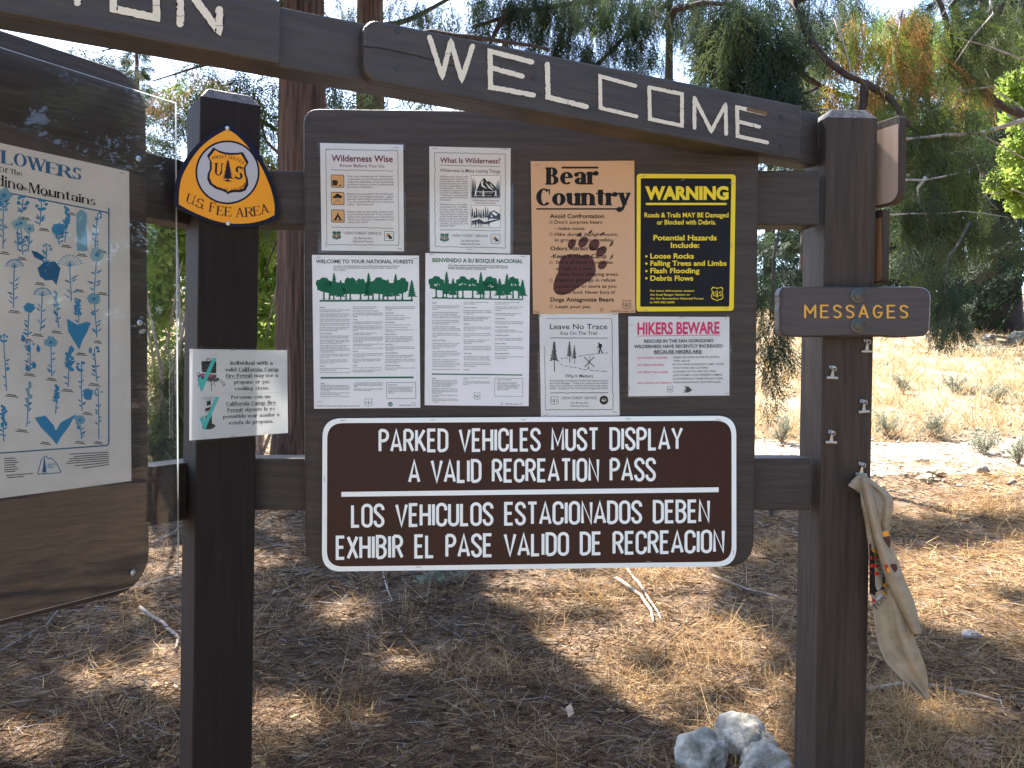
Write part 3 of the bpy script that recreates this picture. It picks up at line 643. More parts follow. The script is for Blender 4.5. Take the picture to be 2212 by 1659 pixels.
# the two green forest posters
EN = """Sanitation|Throw all garbage and litter in containers provided for this purpose or take it with you.|Garbage containers, when provided, are reserved for visitors to the National Forests, not for visitors or owners of private lands or lands under permit.|Wash food and personal items away from drinking water supplies. Use water faucets for drawing water only.|Prevent pollution - keep garbage, litter, and foreign substances out of lakes, streams, and other water.|Use toilets properly. Do not throw garbage, litter, fish cleanings, or other foreign substances in toilets and plumbing fixtures.|Operation of Vehicles|Obey all traffic signs. State traffic laws apply to the National Forests unless otherwise specified.|When operating vehicles of any kind, do not damage the land or vegetation, or disturb wildlife. Avoid driving on unpaved wet roads or trails.|Within campgrounds and other recreation sites, use cars, motorbikes, motorcycles, or other motor vehicles only for entering or leaving, unless areas or trails are specifically marked for them. Park only in marked parking areas.|For the safety and convenience of others, please do not block, restrict, or interfere with the use of roads or trails.|Operate over-snow and other off-road vehicles to avoid damage to the forest. Obey area and trail restrictions on such use.|Campfires|Obey restrictions on fires. Fires may be limited or prohibited at certain times.|Within campgrounds and other recreation sites, build fires only in fire rings, stoves, grills, or fireplaces provided for that purpose.|Keep flammable materials away from campfires.|YOU ARE RESPONSIBLE FOR KEEPING FIRES UNDER CONTROL. Be sure your fire is completely extinguished before leaving.|Camping|Use picnic sites, swimming beaches, and other day use areas only between the hours of 6 a.m. and 10 p.m.|Campgrounds and other recreation sites can be used only for recreation purposes. Permanent use or use as a principal residence without authorization is not allowed.|In campgrounds, camp only in those places specifically marked or provided.|At least one person must occupy a camping area during the first night after camping equipment has been set up, unless permission has otherwise been granted by the Forest Ranger.|Camping equipment cannot be left unattended for more than 24 hours without permission.|Remove all personal property and trash when leaving.|Fee Areas|You must pay a fee to use certain developed sites and facilities. Such areas are clearly signed or posted as requiring a fee.|Where fees are required, they must be paid before using the site, facility, equipment, or service furnished.|Property|Do not carve, chop, cut, or damage any live trees.|Preserve and protect your National Forests. Leave natural areas the way you find them.|Buildings, structures, or enclosed areas in National Forests may be entered only when expressly opened to the public.|Public Behavior|No fighting or boisterous behavior.|Please, keep noise at a reasonable level. Be courteous to your fellow visitors.|Pets and Animals|Pets must always be restrained or on a leash.|Pets are not allowed in swimming areas.|Saddle, pack, or draft animals are allowed only in authorized areas.|Business Activities|Permits are required for selling any merchandise, posting or distributing any handbill, circular, paper, or notice, conducting or participating in a public meeting, assembly, or special event.|Audio Devices|Please, operate any audio device, such as a radio or musical instrument, so that it will not disturb other forest visitors.|Fireworks and Firearms|Use of fireworks or other explosives is prohibited within campgrounds and other recreation sites.|Firing a gun is not allowed in or within 150 yards of a residence, building, campsite, developed recreation site, or occupied area.|National Forest Wilderness|Motor vehicles or motorized equipment are not allowed in wilderness areas."""
ES = """Sanidad|Tire desperdicios y basura debe ser ubicada en lugares o depositos proporcionados para ese proposito.|Los envases proporcionados estan reservados para el uso de los visitantes del Bosque Nacional, no para visitantes o propietarios de terrenos particulares o terrenos con permisos.|Lave su comida y objetos personales lejos de las fuentes de agua potable. Use los grifos para obtener agua solamente.|Prevenga la contaminacion, mantenga el desperdicio, la basura y las sustancias ajenas fuera de los lagos, rios y toda clase de agua.|Use el excusado como se debe usar. No tire basura, desperdicios o productos de limpieza de pescado.|Operacion de Vehiculos|Obedezca las senales de trafico. Las leyes de trafico tambien se aplican en los Bosques Nacionales, a menos que existan otras indicaciones.|Al usar vehiculos de cualquier tipo tenga cuidado de no danar los terrenos o las plantas o molestar a los animales. Evite manejar en caminos sin pavimento.|Dentro de los campamentos y otros sitios de recreacion use automoviles, motonetas, motocicletas y otros vehiculos solo para entrar o salir, a menos que existan lugares y senderos especificamente marcados para este uso.|Para la seguridad y conveniencia de todos, por favor no bloquee o restrinja el uso de los caminos o senderos.|Hogueras de Campamento|Obedezca las restricciones sobre las hogueras. Las hogueras pueden ser limitadas o prohibidas en ciertas horas.|Mantenga sustancias combustibles lejos de las hogueras. UD TIENE LA RESPONSABILIDAD DE MANTENER SU HOGUERA BAJO CONTROL.|Campamento|Use lugares para picnic, playas y otras areas de uso diario solo entre las 6 de la manana y las 10 de la noche.|Los campamentos y otros sitios de recreacion pueden ser usados solo para el proposito de la recreacion.|En los campamentos, se debe acampar solo en los lugares especificamente marcados o suministrados.|Al menos una persona debe ocupar un sitio de campamento durante la primera noche despues que el material de campamento ha sido desempacado.|Areas de Pago|Ud debe pagar para el uso de ciertos lugares desarrollados que tienen comodidades. Estos sitios estan claramente marcados con senales.|Cuando se requiere pago, este se debe hacer antes de usar el sitio, comodidad, material y servicio suministrado.|Propiedad|Se ruega no tallar, rajar, cortar o danar ningun arbol viviente.|Conserve y proteja a su Bosque Nacional. Deje a la naturaleza del mismo modo en que la encuentra.|Lugares indigenas, antiguas cabanas y otras estructuras no deben ser danados.|Conducta Publica|No debe haber peleas o conducta bulliciosa. Por favor, mantenga el ruido a un nivel razonable.|Animales Domesticados|Los animales domesticados deben ser restringidos o llevados de paseo con trailla.|Actividades Comerciales|Se requieren permisos para vender mercancias, fijar carteles o distribuir hojas volantes.|Aparatos Auditivos|Por favor opere cualquier aparato auditivo, tal como la radio y instrumentos musicales, de tal modo que no moleste.|Bosque Salvaje Nacional|No se permiten vehiculos o aparatos motorizados en areas salvajes."""
def columns(p, src, cols, y0, y1, dy, cap, nchar, skip=.55):
    ci = 0; y = y0
    for par in src.split('|'):
        head = len(par) < 27 and par[-1] not in '.!'
        ln = []; cur = ''
        for wd in par.split():
            if len(cur) + len(wd) > nchar: ln.append(cur); cur = wd
            else: cur = (cur + ' ' + wd).strip()
        ln.append(cur)
        if head: y += dy * .35
        for l in ln:
            if y > y1:
                ci += 1; y = y0
                if ci >= len(cols): return
            x0, x1, sl = cols[ci]; wdt = (x1 - x0) * min(1, len(l) / nchar); p.text(l, x0, x0 + wdt, y, cap, 'black' if head else 'dgreen', .02 if head else .0, y + sl * wdt); y += dy
        y += dy * skip
def recycle(p, cx, cy, r, col):
    for k in range(3):
        a = rad(-90 + 120 * k); q = [(cx + r * cos(a + t) * .85, cy + r * sin(a + t) * .85) for t in (-.75, -.2, .2)]; p.line(q, r * .34, col)
        p.poly([(cx + r * cos(a + t) * g, cy + r * sin(a + t) * g) for t, g in ((.2, .45), (.2, 1.25), (.75, .85))], col)
t, p = sheet('forest_poster', 'white poster with green tree silhouettes headed WELCOME TO YOUR NATIONAL FORESTS', 'poster', BOARD, RB_, [(70, 58), (1105, 65), (1118, 1537), (90, 1547)], paper)
p.part('headline'); p.text('WELCOME TO YOUR NATIONAL FORESTS', 108, 1050, 138, 34, 'dgreen', .028, 140)
p.part('lettering')
for q in (('As a visitor to the National Forests, you must follow certain rules to protect the Forest', 277, 915, 172), ('and the natural environment, and to ensure your health and safety. So please, follow', 277, 900, 190), ('these reminders:', 277, 400, 210)): p.text(q[0], q[1], q[2], q[3], 13, 'dgreen', .02)
columns(p, EN, [(145, 440, -.004), (466, 757, -.004), (780, 1066, -.004)], 566, 1205, 15.2, 10.5, 52)
p.part('artwork'); p.poly([(143, 494), (1047, 491), (1047, 508), (143, 511)], 'green'); p.poly([(152, 1240), (1052, 1235), (1052, 1251), (152, 1257)], 'green')
for cx, cy, rx, ry in ((185, 345, 78, 66), (440, 345, 64, 69), (540, 352, 52, 66), (720, 345, 74, 68), (945, 352, 58, 72), (240, 380, 50, 40), (400, 392, 40, 40), (660, 385, 45, 40), (760, 390, 50, 35)): roundtree(p, cx, cy, rx, ry, 490, 'green')
for cx, tp, wd in ((282, 228, 104), (347, 298, 100), (617, 228, 104), (803, 290, 112), (878, 238, 104), (1035, 298, 100)): conifer(p, cx, 490, tp, wd, 'green', 9)
p.poly([(150, 330), (250, 320), (400, 330), (560, 330), (620, 320), (760, 330), (880, 330), (990, 340), (1000, 400), (940, 436), (860, 430), (760, 440), (640, 430), (540, 440), (430, 436), (330, 440), (250, 432), (150, 410)], 'green')
p.line([(793, 1293), (1073, 1291), (1075, 1447), (794, 1449)], 4, 'dgreen', True)
p.part('lettering'); columns(p, 'General|BE CAREFUL! Look out for natural hazards and take good care when you are in the forest. If you hike off trails or swim or dive in streams or lakes, you do so AT YOUR OWN RISK. You are primarily responsible for your own safety.|By following these reminders, your outdoor recreation experience will be more enjoyable.|when the need arises. These orders will be posted on or reasonably bring them to the attention of National Forest visitors. Copies of such orders will also be available in Forest Supervisor and District Ranger Offices.|Information on all permit requirements is available from any Forest Service office.', [(153, 437, -.004), (474, 757, -.004)], 1300, 1445, 13.2, 10, 52)
columns(p, 'Obey Federal Laws|All visitors and users of the National Forests must obey Federal Regulations. The rules of conduct enforced on the National Forests are published in Title 36 of the Code of Federal Regulations.', [(808, 1060, -.004)], 1315, 1440, 14, 10, 48)
p.text('P23-40 U.S. Department of Agriculture Forest Service', 118, 535, 1527, 13, 'dgreen', .012, 1525); p.text('UNICOR Lompoc, CA', 910, 1075, 1521, 13, 'dgreen', .012, 1518)
p.part('emblem'); shield(p, 577, 1446, 655, 1528, 'green', 'cloudwhite'); p.ell(828, 1503, 23, 23, 'green'); p.layer = 1; recycle(p, 828, 1504, 14, 'cloudwhite'); p.layer = 0; POST.append((t, p))
staples(t, BOARD, RB_, [(130, 83, 2), (1070, 92, 2), (140, 1480, -5), (1050, 1490, -15)], .0018)

t, p = sheet('forest_poster', 'white poster with green tree silhouettes headed BIENVENIDO A SU BOSQUE NACIONAL', 'poster', BOARD, RB_, [(1168, 40), (2180, 60), (2167, 1522), (1160, 1513)], paper, base=.0024)
p.part('headline'); p.text('BIENVENIDO A SU BOSQUE NACIONAL', 1235, 2110, 126, 36, 'green', .03, 138)
p.part('lettering')
for q in (('Como visitante a Bosques Nacionales, Ud debe obedecer ciertos reglamentos para', 1387, 1965, 163, 171), ('proteger a los bosques y el medio ambiente y asegurar su propia salud y seguridad.', 1387, 1967, 181, 189), ('Por favor obedezca las siguientes recomendaciones:', 1387, 1757, 197, 201)): p.text(q[0], q[1], q[2], q[3], 13, 'dgreen', .02, q[4])
columns(p, ES, [(1235, 1505, .006), (1538, 1805, .006), (1842, 2115, .006)], 520, 1185, 16.6, 10.5, 46, .75)
p.part('artwork'); p.poly([(1233, 468), (2115, 485), (2115, 497), (1233, 481)], 'green'); p.poly([(1230, 1205), (2106, 1215), (2106, 1226), (1230, 1217)], 'green')
for cx, cy, rx, ry in ((1272, 330, 75, 64), (1530, 335, 64, 68), (1625, 340, 46, 60), (1795, 335, 70, 66), (2015, 342, 60, 70), (1340, 360, 30, 26), (1480, 375, 30, 28), (1730, 370, 32, 24), (2070, 385, 30, 28)): roundtree(p, cx, cy, rx, ry, 470 + (cx - 1270) * .01, 'green')
p.poly([(1230, 330), (1340, 330), (1400, 340), (1520, 320), (1620, 330), (1700, 330), (1800, 320), (1900, 345), (2010, 330), (2080, 360), (2080, 400), (1980, 410), (1880, 405), (1700, 408), (1560, 404), (1400, 410), (1260, 396)], 'green')
for cx, tp, wd in ((1372, 215, 100), (1435, 282, 96), (1703, 220, 100), (1885, 283, 108), (1957, 235, 100), (2107, 295, 96)): conifer(p, cx, 472 + (cx - 1270) * .01, tp, wd, 'green', 9)
p.layer = 2
for cx, cy in ((1272, 350), (1530, 345), (1625, 350), (1795, 360), (2020, 350)):
    for k in range(6):
        a = rad(random.uniform(200, 340)); r = random.uniform(14, 40); p.ell(cx + r * cos(a) * 1.1, cy + 12 + r * sin(a) * .6, random.uniform(4, 8), random.uniform(2.5, 5), 'cloudwhite', math.degrees(a), 8, .5)
p.layer = 0; p.line([(1840, 1250), (2110, 1254), (2108, 1430), (1837, 1424)], 3, 'grey', True)
p.part('lettering'); columns(p, 'General|TENGA CUIDADO! Cuando esta en el Bosque cuidese de los peligros naturales. Si Ud piensa caminar fuera de los senderos o se zambulle en los rios o lagos, corre BAJO SU PROPIO RIESGO. Ud es responsable de su propia seguridad.|Siguiendo estas recomendaciones, su experiencia de recreacion al aire libre sera placentera y los demas visitantes tambien disfrutaran de su visita al Bosque Nacional.|Los Forestales y Supervisores Regionales pueden dar ordenes.|Nacional. Copias de esas ordenes tambien estaran a la disposicion del publico en las Oficinas del Supervisor de Bosques y de los Forestales del Distrito.|Datos sobre todos los requisitos de los permisos son disponibles en cualquier Oficina del Servicio Forestal.', [(1232, 1480, .006), (1534, 1790, .006)], 1252, 1470, 14, 10, 48)
columns(p, 'OBEDEZCA LAS LEYES FEDERALES|Todos los visitantes y usuarios de los Bosques Nacionales deben obedecer los Reglamentos Federales. Las reglas de conducta que rigen en los Bosques Nacionales son publicadas en el Titulo 36 del Codigo de Reglamentos Federales.', [(1862, 2085, .006)], 1272, 1415, 14, 10, 44)
p.text('UNICOR Lompoc, CA', 1940, 2105, 1507, 14, 'dgreen', .012, 1509); p.part('emblem'); shield(p, 1635, 1388, 1700, 1462, 'green', 'cloudwhite'); recycle(p, 1908, 1498, 11, 'dgreen'); POST.append((t, p))
staples(t, BOARD, RB_, [(1228, 54, 2), (2110, 75, 3), (1270, 1482, 0)], .003)

# Bear Country
t, p = sheet('bear_poster', 'tan poster headed Bear Country with a brown bear paw print', 'poster', BOARD, RC, [(97, 85), (1100, 80), (1110, 1552), (120, 1563)], tanp, base=.0044)
p.part('paw_print')
pad = [(375, 1060), (388, 1025), (420, 1000), (460, 986), (520, 984), (560, 990), (590, 996), (640, 986), (675, 996), (700, 1025), (722, 1080), (728, 1150), (714, 1190), (680, 1230), (600, 1282), (520, 1332), (450, 1372), (405, 1382), (365, 1378), (330, 1356), (315, 1320), (318, 1270), (335, 1215), (362, 1160), (366, 1110)]
p.poly(pad, 'bearbrown')
for q in ((495, 885, 36, 50, 30), (605, 868, 42, 60, 38), (710, 895, 48, 62, 38), (782, 957, 40, 62, 48), (792, 1090, 36, 50, 48)): p.ell(*q[:4], 'bearbrown', q[4])
for q in ([(540, 818), (560, 782), (592, 772), (575, 810)], [(648, 788), (672, 758), (698, 744), (682, 782)], [(764, 808), (790, 775), (816, 767), (800, 798)], [(853, 918), (872, 875), (903, 845), (890, 898)], [(857, 1040), (875, 1003), (898, 980), (890, 1020)]): p.poly(q, 'bearbrown')
p.part('headline'); p.layer = 2; bf = serif_font(.26, .085, .74, .05)
p.glyphs('Bear', 247, 748, 313, 168, 'black', bf, 310, None, .07); p.rect(397, 138, 752, 156, 'black'); p.glyphs('Country', 150, 1055, 516, 166, 'black', bf, 512, None, .06); p.rect(152, 540, 960, 554, 'black')
p.part('lettering')
for q in (('Avoid Confrontation', 282, 810, 635, 38, .022), ("Don't surprise bears", 328, 790, 690, 31, .012), ('- make noise.', 330, 628, 750, 31, .012), ('Hike during daylight hours,', 330, 942, 808, 31, .012), ('in groups when possible', 332, 886, 862, 31, .012), ('Odors Attract Bears', 288, 808, 948, 38, .022), ('-Keep A Clean Camp', 290, 832, 1022, 38, .022), ('Store all food in vehicles', 338, 892, 1078, 31, .012), ('or high in a tree', 338, 690, 1138, 31, .012), ('- away from sleeping areas.', 340, 952, 1193, 31, .012), ('Deposit garbage in refuse', 340, 918, 1250, 31, .012), ('containers or store as you', 340, 926, 1310, 31, .012), ('around food. Never bury it!', 342, 913, 1368, 31, .012), ('Dogs Antagonize Bears', 288, 902, 1443, 38, .022), ('Leash your pet.', 337, 682, 1508, 31, .012)):
    p.text(q[0], q[1], q[2], q[3], q[4], 'black', q[5])
for y in (677, 792, 1066, 1238, 1492): p.line([(282, y - 12), (305, y - 12), (305, y + 12), (282, y + 12)], 3.5, 'black', True)
p.text('P26-1', 130, 188, 1552, 16, 'black', .01); p.text('UNICOR Lompoc, CA', 873, 1100, 1546, 17, 'black', 0, 1543); recycle(p, 783, 1523, 17, 'black')
p.part('emblem'); shield(p, 982, 1425, 1072, 1523, 'grey', 'sand'); POST.append((t, p)); p.layer = 0
staples(t, BOARD, RC, [(160, 122, -35), (1057, 112, -15), (165, 1482, -15), (1070, 1490, -15)], .005)

# Warning sign
t = thing('warning_sign', BOARD.hit(*RC(1600, 870)), 'black and yellow WARNING sign about loose rocks, flooding and debris', 'sign')
p = Print(BOARD, RC, .0034); m = MB(); m.prism([BOARD.hit(*RC(x, y), .0034) for x, y in rq([(1125, 207), (2082, 213), (2062, 1533), (1120, 1540)], 34)], -BOARD.n * .0022); m.build('sheet', inks('yellow'), t)
p.part('ground'); p.poly(rq([(1163, 250), (2040, 252), (2019, 1492), (1157, 1494)], 14), 'black')
p.part('headline'); p.layer = 2; p.text('WARNING', 1205, 2012, 452, 116, 'yellow', .05); p.line([(1220, 499), (1985, 499)], 21, 'yellow', rnd=True)
p.part('lettering')
for q in (('Roads & Trails MAY BE Damaged', 1198, 2012, 628, 44, .02), ('or Blocked with Debris.', 1318, 1890, 697, 44, .02), ('Potential Hazards', 1285, 1897, 850, 48, .025), ('Include:', 1453, 1730, 922, 48, .025), ('Loose Rocks', 1255, 1677, 1026, 47, .025), ('Falling Trees and Limbs', 1255, 1993, 1096, 47, .025), ('Flash Flooding', 1255, 1732, 1168, 47, .025), ('Debris Flows', 1255, 1670, 1241, 47, .025), ('For more information contact', 1253, 1680, 1348, 19, .012), ('the local Ranger Station or', 1253, 1640, 1386, 19, .012), ('the San Bernardino National Forest', 1253, 1770, 1423, 19, .012), ('at 909-382-2600', 1251, 1488, 1460, 19, .012)): p.text(q[0], q[1], q[2], q[3], q[4], 'yellow', q[5])
for y in (1006, 1076, 1148, 1218): p.ell(1217, y, 11, 11, 'yellow')
p.part('emblem'); shield(p, 1843, 1300, 1962, 1440, 'yellow', 'black'); p.layer = 0; POST.append((t, p))
staples(t, BOARD, RC, [(1195, 228, -15), (1575, 263, -30), (2045, 300, 10), (2043, 897, 90), (1205, 1530, 0), (1990, 1505, -30)], .004)

# Leave No Trace
t, p = sheet('laminated_notice', 'white laminated notice headed Leave No Trace with a drawing of pines and a hiker', 'notice', BOARD, RE, [(180, 70), (943, 65), (957, 1072), (197, 1083)], paper, base=.0008)
p.part('artwork'); p.wavy((245, 132), (882, 135), 'black', 4); p.wavy((882, 135), (895, 1013), 'black', 5); p.wavy((895, 1013), (242, 1017), 'black', 5); p.wavy((242, 1017), (232, 400), 'black', 4, 4, 20)
p.wavy((285, 321), (842, 323), 'black', 6, 3); p.wavy((287, 853), (846, 851), 'black', 6, 3)
for cx, tp, yc, yb, wd in ((325, 355, 530, 645, 92), (473, 355, 490, 560, 62), (521, 392, 510, 575, 52)):
    p.line([(cx, tp), (cx + 2, yb)], wd * .1, 'black')
    for i in range(15):
        y = tp + 10 + (yc - tp) * i / 15; r = wd * .5 * (.2 + .8 * i / 15) * random.uniform(.6, 1.1); p.line([(cx - r, y + r * .3), (cx, y), (cx + r * random.uniform(.7, 1), y + r * .35)], wd * .1, 'black', jit=.7)
for a, b in (((385, 522), (415, 518)), ((425, 516), (455, 514)), ((490, 511), (497, 510)), ((558, 500), (605, 491)), ((618, 489), (665, 482)), ((680, 480), (715, 476)), ((725, 475), (770, 470)), ((778, 468), (808, 467)), ((820, 467), (848, 466)), ((367, 538), (372, 558)), ((380, 572), (410, 586)), ((425, 590), (455, 597)), ((468, 599), (500, 604)), ((512, 606), (548, 611)), ((560, 614), (590, 622)), ((600, 625), (640, 631)), ((670, 633), (710, 637)), ((722, 638), (762, 641)), ((775, 642), (835, 645))): p.line([a, b], 5, 'black')
p.line([(615, 507), (712, 600)], 8, 'black', rnd=True); p.line([(711, 505), (620, 601)], 8, 'black', rnd=True); p.line([(673, 483), (656, 612)], 4, 'black'); p.poly([(646, 606), (664, 608), (653, 632)], 'black')
p.ell(757, 374, 8, 9, 'black'); p.poly([(752, 384), (770, 376), (785, 380), (789, 405), (778, 418), (780, 430), (796, 468), (784, 468), (771, 436), (764, 468), (752, 468), (762, 430), (758, 410), (744, 420), (740, 412), (756, 398)], 'black'); p.line([(741, 412), (757, 468)], 3, 'black')
p.part('headline'); p.text('Leave No Trace', 283, 838, 236, 50, 'black', .008); p.text('Stay On The Trail', 380, 740, 290, 32, 'grey', 0)
p.part('lettering'); p.text('Why It Matters', 430, 700, 703, 29, 'black', 0)
para(p, 282, 847, (742, 767, 791, 815), ['Shortcutting switchbacks in the trail causes erosion', 'and trail damage.  Trails are constructed where', 'they are to protect natural resources and visitor', 'safety.  Staying on the trail shows respect for both.'], 17, 'grey')
p.text('USDA FOREST SERVICE', 395, 737, 914, 24, 'grey', 0); p.text('San Bernardino', 487, 656, 957, 18, 'grey', 0); p.text('National Forest', 482, 658, 987, 18, 'grey', 0)
p.part('emblem'); shield(p, 288, 885, 368, 969, 'grey', 'cloudwhite'); p.ell(806, 923, 43, 44, 'black'); p.layer = 1; p.line(A(806, 923, 20, 14, 160, 380), 4, 'cloudwhite'); p.line(A(806, 923, 10, 8, -20, 200), 4, 'cloudwhite'); p.line([(786, 926), (800, 936), (826, 926)], 4, 'cloudwhite'); p.layer = 0; POST.append((t, p))
laminate(t, BOARD, RE, [(160, 62), (960, 60), (972, 1085), (170, 1090)], .0014); staples(t, BOARD, RE, [(185, 118, -50), (917, 95, -5), (245, 1068, -25), (912, 1038, 10)], .002)

# Hikers Beware
t, p = sheet('laminated_notice', 'white landscape laminated notice headed HIKERS BEWARE in pink', 'notice', BOARD, RE, [(1042, 113), (2020, 118), (2020, 878), (1043, 886)], paper, base=.0008)
p.part('headline'); p.text('HIKERS BEWARE', 1130, 1925, 285, 108, 'pink', .035, 276); p.poly([(1126, 300), (1928, 290), (1928, 296), (1126, 306)], 'pink')
p.part('lettering')
for q in (('RESCUES IN THE SAN GORGONIO', 1195, 1867, 367, 29, 'black', .03, 361), ('WILDERNESS HAVE RECENTLY INCREASED', 1096, 1958, 419, 29, 'black', .03, 412), ('BECAUSE HIKERS ARE:', 1292, 1757, 470, 29, 'black', .03, 467), ('-NOT STAYING TOGETHER!', 1125, 1420, 523, 17, 'pink', .02, 521), ('-NOT BEING PREPARED!', 1125, 1388, 592, 17, 'pink', .02, 590), ('-NOT BEING TRAIL AWARE!', 1125, 1427, 662, 17, 'pink', .02, 661), ('-NOT LEAVING AN ITINERARY!', 1127, 1460, 767, 17, 'pink', .02, 764),
          ('HIKERS ARE GOING ALONE OR LEAVING', 1475, 1922, 519, 18, 'black', .012, 513), ('THEIR  GROUP.', 1475, 1640, 553, 18, 'black', .012, 552), ('DO YOU HAVE A FLASHLIGHT, A MAP,  EXTRA', 1470, 1970, 587, 18, 'black', .012, 582), ('FOOD, WATER AND CLOTHING?', 1475, 1818, 621, 18, 'black', .012, 618), ('LOOK BACK AS YOU HIKE UP-A TRAIL', 1475, 1892, 656, 18, 'black', .012, 651), ('JUNCTION MAY LOOK DIFFERENT COMING', 1475, 1948, 691, 18, 'black', .012, 686), ('DOWN-ESPECIALLY FROM THE SAN G PEAK.', 1475, 1962, 725, 18, 'black', .012, 722), ('DOES ANYONE KNOW YOUR TRIP PLANS?', 1477, 1937, 760, 18, 'black', .012, 756)): p.text(q[0], q[1], q[2], q[3], q[4], q[5], q[6], q[7])
p.line([(1292, 476), (1757, 473)], 4, 'black')
p.part('emblem'); shield(p, 1416, 784, 1478, 852, 'grey', 'cloudwhite'); p.poly([(1580, 786), (1625, 792), (1662, 828), (1625, 848), (1568, 850), (1600, 836), (1570, 832), (1604, 822), (1584, 808), (1606, 806)], 'grey'); POST.append((t, p))
laminate(t, BOARD, RE, [(1020, 94), (2050, 94), (2040, 903), (1020, 906)], .0014, 22); staples(t, BOARD, RE, [(1555, 124, -8), (1993, 120, -60), (1062, 197, 0), (1053, 800, 80), (2005, 855, -10)], .002)

# Parked vehicles sign
t = thing('regulation_sign', BOARD.hit(*RF_(1118, 435)), 'wide brown metal sign with white border and bilingual parked vehicles message', 'sign')
m = MB(); R0 = [(88, 60), (2148, 47), (2149, 797), (85, 823)]; m.prism([BOARD.hit(*RF_(x, y), .0095) for x, y in rq(R0, 96, 10)], -BOARD.n * .003); m.build('plate', inks('signwhite'), t, bevel=.0008)
p = Print(BOARD, RF_, .0095); p.part('panel'); p.poly(rq([(112, 84), (2124, 71), (2125, 773), (110, 798)], 80, 10), 'signbrown'); p.part('lettering'); p.layer = 2
for q in (('PARKED VEHICLES MUST DISPLAY', 370, 1880, 231, 219, 119, 118), ('A VALID RECREATION PASS', 517, 1745, 384, 374, 120, 120), ('LOS VEHICULOS ESTACIONADOS DEBEN', 233, 2014, 605, 580, 120, 118), ('EXHIBIR EL PASE VALIDO DE RECREACION', 157, 2087, 765, 730, 122, 118)): p.glyphs(q[0], q[1], q[2], q[3], q[5], 'signwhite', road_glyph, q[4], q[6], .085)
p.poly([(182, 426), (2060, 403), (2060, 427), (182, 450)], 'signwhite'); POST.append((t, p)); p.layer = 0
staples(t, BOARD, RF_, [(190, 70, -5), (637, 67, 0), (1088, 66, 0), (1610, 62, 0), (2060, 66, 20), (97, 362, 90), (566, 800, 0), (1710, 772, 0), (2133, 728, 90)], .0098)

# fee area sign on the left post
FP = .006
t = thing('fee_area_sign', LPOST.hit(*RG(830, 800), FP), 'orange rounded triangle forest service sign reading U.S. FEE AREA screwed to the left post', 'sign')
ow = [(830, 33), (760, 68), (650, 125), (560, 180), (470, 245), (400, 310), (325, 390), (250, 480), (180, 585), (120, 690), (85, 770), (60, 850), (40, 950), (30, 1050), (22, 1160), (22, 1275), (150, 1345), (250, 1395), (350, 1440), (450, 1483), (560, 1520), (680, 1555), (800, 1583), (900, 1598), (1000, 1605), (1120, 1602), (1250, 1590), (1350, 1570), (1450, 1540), (1540, 1500), (1607, 1460), (1612, 1300), (1600, 1200), (1570, 1100), (1535, 980), (1490, 850), (1450, 750), (1400, 640), (1345, 535), (1280, 430), (1210, 330), (1130, 240), (1060, 175), (980, 120), (890, 58)]
iw = [(826, 112), (740, 158), (640, 215), (560, 270), (480, 335), (400, 415), (330, 500), (262, 600), (200, 710), (160, 790), (130, 870), (112, 960), (100, 1050), (95, 1150), (94, 1252), (160, 1292), (250, 1340), (350, 1388), (450, 1430), (570, 1478), (700, 1516), (800, 1535), (900, 1545), (1030, 1547), (1150, 1540), (1250, 1525), (1350, 1502), (1450, 1465), (1545, 1415), (1550, 1330), (1546, 1250), (1526, 1140), (1497, 1035), (1466, 945), (1424, 845), (1376, 740), (1322, 640), (1262, 540), (1195, 445), (1122, 350), (1045, 268), (972, 200), (900, 148)]
m = MB(); m.prism([LPOST.hit(*RG(x, y), FP) for x, y in ow], -LPOST.n * .002); m.build('plate', inks('navy'), t)
p = Print(LPOST, RG, FP); p.part('panel'); p.poly(iw, 'amber')
p.part('emblem'); p.layer = 1; p.ell(833, 766, 489, 486, 'navy', 0, 48); p.layer = 2; p.ell(833, 766, 460, 457, 'lightgrey', 0, 48)
so_ = [(618, 385), (700, 435), (800, 462), (880, 470), (970, 470), (1065, 458), (1155, 612), (1108, 690), (1115, 780), (1145, 880), (1150, 960), (1110, 1040), (1040, 1068), (930, 1070), (870, 1080), (840, 1102), (810, 1075), (770, 1055), (640, 1010), (560, 950), (525, 870), (530, 790), (562, 720), (565, 600), (520, 515)]
p.layer = 3; p.poly(so_, 'navy'); p.layer = 4; p.poly([(838 + (x - 838) * .885, 745 + (y - 745) * .885) for x, y in so_], 'amber'); p.layer = 5
conifer(p, 838, 910, 572, 168, 'navy', 9); p.poly([(762, 895), (905, 910), (860, 885), (815, 880)], 'navy'); us = serif_font(.2, .07)
p.glyph('U', 690, 815, 190, 165, 3, 'navy', us); p.glyph('S', 1000, 875, 205, 215, 4, 'navy', us)
for c, x, y, a in (('F', 610, 575, 0), ('O', 650, 560, -3), ('R', 690, 555, -4), ('E', 728, 552, -3), ('S', 763, 550, -2), ('T', 800, 550, 0), ('S', 858, 555, 5), ('E', 893, 563, 10), ('R', 930, 575, 14), ('V', 968, 590, 18), ('I', 995, 603, 20), ('C', 1023, 618, 22), ('E', 1062, 640, 24)): p.text(c, x, None, y, 46, 'navy', .015, None, a)
for i, c in enumerate('DEPARTMENT OF AGRICULTURE'):
    tt = i / 24; a = rad(172 - tt * 160); x = 838 - 258 * cos(pi - a); x = 838 + 258 * cos(a); y = 845 + 185 * abs(sin(a)) ** .75 + (x - 570) * .0
    if c != ' ': p.text(c, x, None, y + 10 + tt * 30, 40, 'navy', .015, None, math.degrees(math.atan2(1.0 * cos(a) * -1, 1)) * -1.0)
p.part('lettering'); ff = serif_font(.13, .045)
